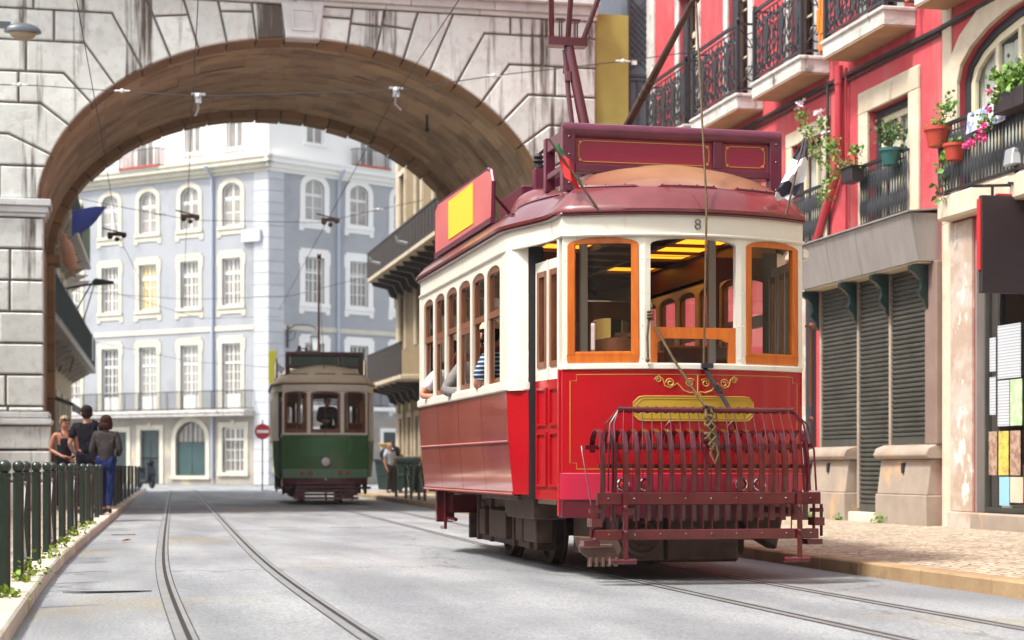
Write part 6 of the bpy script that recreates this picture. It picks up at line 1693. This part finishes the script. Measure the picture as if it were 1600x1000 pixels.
    if hairstyle == 'short': m.ball(c + V((0, .018, .055)), (.094, .108, .095), 16, 10); m.ball(c + V((0, .055, -.005)), (.086, .07, .08), 12, 8)
    elif hairstyle == 'bob':
        m.ball(c + V((0, .015, .05)), (.105, .118, .105), 16, 10); m.ball(c + V((0, .05, -.045)), (.105, .085, .10), 14, 9)
        for s in (-1, 1): m.ball(c + V((s * .085, .015, -.03)), (.035, .06, .09), 10, 8)
    elif hairstyle == 'tied': m.ball(c + V((0, .022, .05)), (.094, .10, .092), 16, 10); m.ball(c + V((0, .11, .03)), (.04, .05, .04), 10, 8)
    m.build('hair', hair, T, ang=80)
    if extras: extras(T, c, D)
    return T
PX = 'people walking on the left pavement'
def ex_woman(T, c, D):
    m = MB()
    for s in (-1, 1): m.ball(c + V((s * .036, -.092, .06)), (.036, .016, .026), 10, 8); m.bar(c + V((s * .07, -.08, .065)), c + V((s * .092, .03, .06)), .008)
    m.build('sunglasses', 'shades', T)
    m = MB()
    for s in (-1, 1): m.tube([(s * .075, -.10, 1.40), (s * .085, .0, 1.495), (s * .07, .12, 1.40)], .010, 6)
    m.build('strap', 'cblack', T)
person('woman in a black strappy top with raised sunglasses facing us beside the pier', (-.70, 31.0, .11), R(20), dict(el=(-.25, .05, 1.14), wl=(-.10, -.16, 1.02), hl=(-.03, -.19, 1.0), er=(.25, .04, 1.12), wr=(.16, -.16, .98), hr=(.10, -.2, .96)),
       hair='hair_b', skin='skin2', hairstyle='tied', strappy=True, scale=.925, extras=ex_woman, group=PX)
def ex_man(T, c, D):
    m = MB(); rows = []
    for i in range(7):
        z = 1.47 - i * .085; rows.append([(.06 + .17 * j / 5 + .015 * math.sin(i), (-.17 - .02 * math.sin(j * 1.7 + i)), z - .02 * j) for j in range(6)])
    m.slab(rows, .03); m.ball((.17, -.05, 1.475), (.09, .13, .035), 10, 8); m.build('jacket_over_shoulder', 'cblack', T)
person('man in a black t-shirt seen from behind with a jacket over his right shoulder', (-.33, 29.9, .11), R(182), dict(el=(-.27, .02, 1.15), wl=(-.12, -.20, 1.10), hl=(-.06, -.26, 1.10), er=(.27, .02, 1.14), wr=(.20, -.20, 1.0), hr=(.15, -.27, .98), kl=(-.11, -.08, .5), al=(-.11, .06, .10), tl=(-.12, -.08, .04)),
       sleeve=.75, extras=lambda T, c, D: None, scale=1.0, group=PX)
jk = thing('jacket', 'folded black jacket slung over the shoulder of the man in the black t-shirt', 'jacket', (-.20, 29.80, .11))
m = MB(); rows = [[(-.05 + .17 * j / 5 + .015 * math.sin(i), -.055 - .05 * math.sin(min(1, i / 3) * 1.57) - .02 * math.sin(j * 1.7 + i), 1.53 - i * .075 - .015 * j) for j in range(6)] for i in range(8)]
m.slab(rows, .03); m.build('cloth', 'cblack', jk)
m = MB(); m.bar((.05, -.135, 1.42), (.06, -.145, 1.30), .012, .006); m.build('zip', 'galv', jk)
person('woman in a grey brown jacket and blue jeans seen from behind, nearest the kerb', (-.02, 29.6, .11), R(165), dict(el=(-.25, .04, 1.14), wl=(-.17, -.16, 1.05), hl=(-.12, -.22, 1.04), er=(.25, .05, 1.13), wr=(.20, -.10, .93), hr=(.17, -.16, .88), kl=(-.09, .05, .50), al=(-.09, .16, .12), tl=(-.09, .05, .04), kr=(.09, -.12, .50), ar=(.09, -.12, .10), tr=(.09, -.28, .05)),
       top='cgrey', legs='jeans', hair='hair_r', hairstyle='bob', sleeve=1.85, coat=.9, scale=.905, group=PX)
SIT = dict(pel=(0, .10, .40), waist=(0, .10, .56), chest=(0, .08, .78), neck=(0, .07, .96), head=(0, .04, 1.09), sl=(-.185, .08, .885), sr=(.185, .08, .885), el=(-.25, .02, .62), er=(.25, .02, .62), wl=(-.2, -.2, .55), wr=(.2, -.2, .55), hl=(-.18, -.28, .54), hr=(.18, -.28, .54),
           pl=(-.095, .08, .39), pr=(.095, .08, .39), kl=(-.11, -.34, .42), kr=(.11, -.34, .42), al=(-.11, -.36, .06), ar=(.11, -.36, .06), tl=(-.11, -.5, .03), tr=(.11, -.5, .03))
def sit(**k): d = dict(SIT); d.update(k); return d
def ex_cap(T, c, D):
    m = MB(); T0 = m.T; m.T = MX.Translation(c + V((0, .012, .055))) @ MX.Diagonal((.107, .118, .092, 1)); m.lathe([(1.0, 0)] + [(math.cos(a), math.sin(a)) for a in [i * .2 for i in range(1, 8)]] + [(.01, 1)], n=18); m.T = T0
    m.slab([[c + V((.085 * math.sin(a) * q, -.10 - .075 * q * math.cos(a) + .03 * (1 - q), .055 - .012 * q)) for a in [-1.2 + i * .3 for i in range(9)]] for q in (.35, .7, 1.0)], .006); m.build('cap', 'cap', T)
PG = 'passengers at the side windows of the red tram'
person('passenger in beige cap and navy striped shirt at a side window of the red tram', (3.40, 15.15, .98), R(172), sit(el=(-.25, -.10, .66), er=(.30, .0, .63), wr=(.24, -.24, .62), hr=(.20, -.30, .61), chest=(.06, .05, .78), neck=(.12, .03, .97), head=(.17, -.01, 1.09), sl=(-.12, .05, .88), sr=(.23, .05, .86), waist=(.02, .1, .56)), top='stripe', legs='jeans', skin='skin2', sleeve=.85, extras=ex_cap, group=PG, scale=.95)
person('passenger with white-sleeved elbow at the rearmost side window of the red tram', (3.42, 17.75, .98), R(-5), sit(sl=(-.2, .03, .88), el=(-.36, -.0, .64), wl=(-.15, -.22, .62), hl=(-.1, -.28, .62)), top='cwhite', legs='jeans', hair='hair', skin='skin2', sleeve=.75, group=PG, scale=.95)
person('passenger in grey knit top at the fourth side window of the red tram', (3.42, 16.50, .98), R(-5), sit(sl=(-.2, .03, .86), el=(-.36, -.02, .63), wl=(-.15, -.22, .62), hl=(-.1, -.28, .62)), top='cknit', legs='cblack', hair='hair', skin='skin', sleeve=1.8, group=PG, scale=.95)
person('passenger in white shirt just visible at the front side window of the red tram', (3.55, 14.62, .98), R(-5), sit(sl=(-.2, .03, .88), el=(-.33, -.0, .64)), top='cwhite', legs='cblack', hair='hair', skin='skin2', sleeve=.7, group=PG, scale=.95)
person('tram driver in dark clothes standing behind the middle window of the green tram', (5.02, 41.85, .88), R(10), dict(el=(-.25, -.04, 1.16), wl=(-.15, -.25, 1.12), hl=(-.12, -.3, 1.12)), top='cblack', legs='cblack', sleeve=1.8, scale=.95)
person('bald person in a pale blue shirt standing by the wheelie bins beyond the green tram', (7.95, 51.2, .12), R(30), {}, top='zpipe', legs='cgrey', hair='skin2', skin='skin2', sleeve=.6, scale=.82)

# ------------------------------------------------------------------ bins, signs, scooter
def bin_(label, loc, rz, lidm, lidang, bag=False):
    b = thing('wheelie_bin', label, 'bin', loc, rz, 'wheelie bins on the right pavement')
    m = MB(); m.sheet([[(-.26, -.24, .08), (.26, -.24, .08), (.26, .26, .08), (-.26, .26, .08), (-.26, -.24, .08)], [(-.33, -.34, .98), (.33, -.34, .98), (.33, .34, .98), (-.33, .34, .98), (-.33, -.34, .98)]]); m.face([(-.26, -.24, .08), (.26, -.24, .08), (.26, .26, .08), (-.26, .26, .08)])
    ring(m, -.36, .36, .93, 1.0, .012, -.37, .37); m.box(-.36, .36, -.375, -.34, .93, 1.0); m.box(-.36, .36, .34, .375, .93, 1.0); m.box(-.36, -.33, -.36, .36, .93, 1.0); m.box(.33, .36, -.36, .36, .93, 1.0); m.box(-.25, .25, -.31, -.28, .5, .55)
    m.build('body', 'bin', b, bevel=.01)
    m = MB(); rot = MX.Rotation(R(lidang), 4, 'X'); m.T = MX.Translation((0, .36, 1.0)) @ rot; m.box(-.36, .36, -.74, .02, .0, .03); m.box(-.30, .30, -.66, -.1, .03, .06); m.build('lid', lidm, b, bevel=.012)
    m = MB()
    for s in (-1, 1): m.lathe([(.02, -.03), (.10, -.03), (.10, .03), (.02, .03)], (s * .25, .28, .10), 14, MX.Rotation(R(90), 3, 'Y'))
    m.build('wheels', 'black', b); m = MB(); m.tube([(-.28, .40, .98), (.28, .40, .98)], .018, 6); m.build('handle', 'bin', b)
bin_('dark green wheelie bin with its lid shut on the right pavement', (8.55, 51.9, .12), R(-20), 'bin', 0)
bin_('wheelie bin with a raised yellow lid behind the dark green bin', (8.25, 53.2, .12), R(-70), 'binlid', -38)
b = thing('bin_bag', 'bulging black rubbish bag heaped on the bins by the brown house', 'rubbish bag', (8.15, 52.5, 1.05)); m = MB(); m.ball((0, 0, .2), (.32, .28, .26), 18, 12); m.ball((.05, .02, .5), (.06, .06, .1), 8, 6); m.ball((.1, -.1, .3), (.2, .2, .16), 14, 9); m.build('bag', 'bag', b)
b2 = thing('bin_bag', 'small white carrier bag lying at the foot of the dark green bin', 'carrier bag', (8.45, 51.3, .12)); m = MB(); m.ball((0, 0, .08), (.14, .10, .09), 10, 7); m.tube([(-.05, 0, .15), (-.02, 0, .24), (.04, 0, .16)], .012, 5); m.build('bag', 'cwhite', b2)
s = thing('road_sign', 'round red no entry sign with a white bar, left of the green tram', 'road sign', (5.2, 62, 0))
m = MB(); m.tube([(0, .05, 0), (0, .05, 2.5)], .03, 8); m.build('pole', 'galv', s)
m = MB(); m.lathe([(.02, 0), (.27, 0), (.27, .02), (.02, .02)], (0, 0, 2.1), 28, MX.Rotation(R(90), 3, 'X')); d = m.build('disc', 'redsign', s); m = MB(); m.box(-.2, .2, -.025, -.021, 2.05, 2.15); m.build('bar', 'cwhite', d)
s = thing('yellow_sign', 'tall narrow blank yellow sign on a pole, left of the green tram roof', 'sign', (5.55, 62, 0))
m = MB(); m.tube([(.12, .05, 0), (.12, .05, 5.0)], .035, 8); m.build('pole', 'galv', s); m = MB(); m.box(-.15, .12, -.02, .02, 3.75, 4.9); m.build('plate', 'yelsign', s, bevel=.01)
s = thing('scooter', 'small dark scooter parked beyond the last left bollards', 'scooter', (1.35, 66, .1), R(20))
for y in (-.6, .6): m = MB(); m.lathe([(.03, -.05), (.2, -.05), (.23, 0), (.2, .05), (.03, .05)], (0, y, .23), 16, MX.Rotation(R(90), 3, 'Y')); m.build('wheel', 'black', s)
m = MB(); m.prism([(-.16, -.62, .55), (-.16, -.45, .95), (-.16, -.36, .95), (-.16, -.35, .35), (-.16, .15, .32), (-.16, .25, .62), (-.16, .8, .66), (-.16, .7, .4), (-.16, .1, .2), (-.16, -.5, .25)], (.32, 0, 0)); m.build('body', 'slate', s, bevel=.03)
m = MB(); m.box(-.14, .14, .2, .75, .66, .76); m.build('seat', 'black', s, bevel=.03); m = MB(); m.tube([(0, -.5, .8), (0, -.42, 1.08)], .03, 6); m.tube([(-.33, -.38, 1.1), (.33, -.38, 1.1)], .02, 6); m.ball((0, -.56, .95), (.09, .06, .09), 10, 8); m.build('handlebar', 'black', s)

# ------------------------------------------------------------------ lamps, flag, wires
s = thing('street_lamp', 'grey hooded street lamp on an arm across the upper left of the arch wall', 'street lamp', (-1.42, 31.9, 8.36))
m = MB(); T0 = m.T; m.T = MX.Diagonal((.31, .16, .15, 1)); m.lathe([(1.0, -.12), (1.0, 0)] + [(math.cos(a), math.sin(a)) for a in [i * .2 for i in range(1, 8)]] + [(.01, 1)], n=24); m.T = T0; m.box(-.5, -.2, -.06, .06, .05, .15); hd_ = m.build('hood', 'lampmetal', s)
m = MB(); m.T = MX.Diagonal((.24, .13, .15, 1)); m.lathe([(.01, -1)] + [(math.cos(a), math.sin(a)) for a in [-1.4 + i * .2 for i in range(7)]] + [(.97, -.13)], n=20); m.build('bowl', 'lampglass', s)
m = MB(); m.tube([(-.35, .0, .12), (-1.2, .2, .2), (-2.2, .9, .25), (-2.2, 1.1, .25)], .035, 8); m.build('arm', 'lampmetal', s)
s = thing('street_lamp', 'dark flat street lamp on a long arm from the ochre house', 'street lamp', (-.10, 55, 6.3))
m = MB(); m.prism([(-.32, -.12, 0), (.28, -.12, .06), (.3, -.12, .14), (-.25, -.12, .22), (-.36, -.12, .12)], (0, .24, 0)); m.build('head', 'bracket', s, bevel=.02); m = MB(); m.tube([(-.3, 0, .06), (-1.5, 0, -.18)], .035, 6); m.tube([(-.4, 0, .0), (-.9, .02, -.9), (-1.3, .02, -2.6)], .022, 5); m.tube([(-.3, .02, .0), (-.7, .02, -1.4), (-1.0, .02, -2.6)], .018, 5); m.build('arm', 'iron', s)
s = thing('flag', 'blue flag flying from a pole on the ochre house past the left pier', 'flag', (-.80, 44, 6.3))
m = MB(); m.tube([(-.35, .0, -.1), (-.03, 0, .72)], .018, 6); m.build('flagpole', 'cream_wood', s)
m = MB(); rows = []
for j in range(7):
    v = j / 6; rows.append([(-.03 + (.80 * (1 - v) + .16 * v) * u, -.04 + .05 * math.sin(u * 5 + v * 3), .66 + .14 * u * (1 - v) - v * (.62 - .12 * u) + .05 * math.sin(u * 3) - .30 * v * (1 - v) * u * 1.6) for u in [i / 10 for i in range(11)]])
m.slab(rows, .005); m.build('cloth', 'flagblue', s)
s = thing('hanging_windsock', 'peach coloured cloth figure hanging below the blue flag', 'windsock', (-.90, 43.9, 5.92))
m = MB(); rot = MX.Rotation(R(-12), 3, 'Y'); m.lathe([(.02, .52), (.05, .46), (.04, .40), (.10, .33), (.15, .2), (.15, .02), (.17, -.15), (.12, -.28), (.07, -.36), (.02, -.40)], n=14, rot=rot)
m.tube([(.06, 0, -.26), (.2, -.02, -.32), (.30, 0, -.30)], [.06, .05, .02], 8); m.tube([(.08, 0, -.3), (.10, 0, -.45), (.16, 0, -.52)], [.06, .045, .02], 8); m.tube([(-.1, 0, .36), (-.18, 0, .42), (-.22, 0, .36)], [.05, .04, .02], 8); m.build('cloth', 'peach', s, ang=80)
m = MB(); m.tube([(-.1, 0, .5), (.0, .05, .75)], .008, 4); m.build('cord', 'rope', s)

def wire(label, pts, r=.011, ins=()):
    t = thing('overhead_wire', label, 'wire', pts[0])
    o = V(pts[0]); m = MB(); m.tube([V(p) - o for p in pts], r * .75, 5); m.build('cable', 'wire', t)
    for q in ins:
        q = V(q) - o; m = MB(); m.ball(q, .042, 8, 6); m.tube([q + V((-.13, .01, .0)), q + V((.13, -.01, .0))], .02, 6); m.build('insulator', 'insul', t)
    return t
wire('span wire crossing the street in front of the arch with four pale insulators', [(-2.9, 32.9, 7.62), (-1.2, 32.45, 7.56), (1.55, 31.8, 7.36), (4.95, 31.2, 7.50), (6.65, 30.9, 7.78), (8.9, 30.5, 8.06), (10.16, 30.3, 8.25)], .012, [(.25, 32.1, 7.46), (6.65, 30.9, 7.78), (8.9, 30.5, 8.06), (-1.5, 32.5, 7.57)])
def track(x, z0, ys): return [(x + cv(y), y, z0(y)) for y in ys]
wire('trolley wire hanging over the left tram track', track(.83, lambda y: 7.2 - .012 * abs(y - 31.8) if y < 45 else 6.95, [6, 12, 18, 24, 31.8, 38, 44, 52, 60, 70]), .010)
wire('trolley wire hanging over the right tram track', track(4.30, lambda y: 7.34 - .02 * abs(y - 31.2), [15, 20, 25, 31.2, 38, 44, 50, 58, 66]), .010)
wire('thin feeder wire left of the left trolley wire', [(-.95, 13, 6.5), (-.36, 22, 6.45), (-.05, 33, 6.5), (.22, 44, 6.5), (1.3, 60, 6.5)], .009)
wire('span wire crossing the street just behind the arch', [(-1.1, 46, 7.65), (.3, 46.1, 7.42), (2.1, 46.2, 7.15), (5.4, 46.3, 7.2), (6.9, 46.4, 7.6), (8.1, 46.5, 7.9)], .011, [(6.9, 46.4, 7.6), (1.3, 46.15, 7.27)])
wire('higher far span wire between the ochre and brown houses', [(-.9, 56, 6.2), (2.5, 55.6, 6.0), (5.5, 55.4, 6.15), (8.1, 55.2, 6.85)], .010)
wire('drooping far wire in front of the tiled house', [(-.6, 63, 5.2), (3, 66, 4.7), (7.9, 82, 5.4)], .010)
wire('far wire meeting the tiled house near its corner', [(-.6, 64, 7.2), (3.5, 70, 6.6), (8.2, 87.5, 8.2)], .010)
for i, (x, y, z, l) in enumerate(((.22, 44, 6.5, 'on the thin feeder wire at the left'), (1.95, 44, 6.98, 'over the left tram track'), (5.35, 44, 7.0, 'over the right tram track'))):
    h = thing('wire_hanger', 'dark clamp hanger ' + l + ' beyond the arch', 'wire hanger', (x, y, z), 0, 'clamp hangers on the overhead wires')
    m = MB(); m.box(-.22, .22, -.06, .06, -.08, .0); m.ball((-.16, 0, -.10), .07, 8, 6); m.ball((.16, 0, -.06), .07, 8, 6); m.ball((0, 0, -.16), .06, 8, 6); m.bar((-.35, .0, .10), (.2, 0, -.02), .03); m.build('clamp', 'under', h)
for i, (x, y, z, l) in enumerate(((1.55, 31.8, 7.36, 'left'), (4.95, 31.2, 7.50, 'right'))):
    h = thing('wire_hanger', 'small grey clamp joining the %s trolley wire to the front span wire' % l, 'wire hanger', (x, y, z), 0, 'clamps on the front span wire')
    m = MB(); m.ball((0, 0, 0), .07, 8, 6); m.box(-.12, .12, -.03, .03, .02, .06); m.tube([(0, 0, -.05), (0, .1, -.22), (.12 if l == 'right' else -.04, .2, -.30)], .02, 6); m.box(-.05, .05, -.05, .05, -.12, -.04); m.build('clamp', 'galv', h)
# stray leaf litter on the road
m = MB()
for (x, y) in ((.18, 21.2), (.22, 21.3)): leaf(m, (x, y, .02), .10, 3)
tag(m.build('fallen_leaf', 'gold_pole'), 'small orange leaf lying on the road near the left kerb', 'leaf')

# ------------------------------------------------------------------ thin summer haze in the street
hm = bpy.data.materials.new('haze'); hm.use_nodes = True
hn = hm.node_tree; hn.nodes.remove(hn.nodes['Principled BSDF'])
pv = hn.nodes.new('ShaderNodeVolumePrincipled'); pv.inputs['Color'].default_value = (.92, .94, 1, 1); pv.inputs['Density'].default_value = .0005; pv.inputs['Anisotropy'].default_value = .3
hn.links.new(pv.outputs[0], hn.nodes['Material Output'].inputs['Volume'])
m = MB(); m.box(-60, 70, -60, 130, -1.2, 24); tag(m.build('haze', hm), kind='stuff')
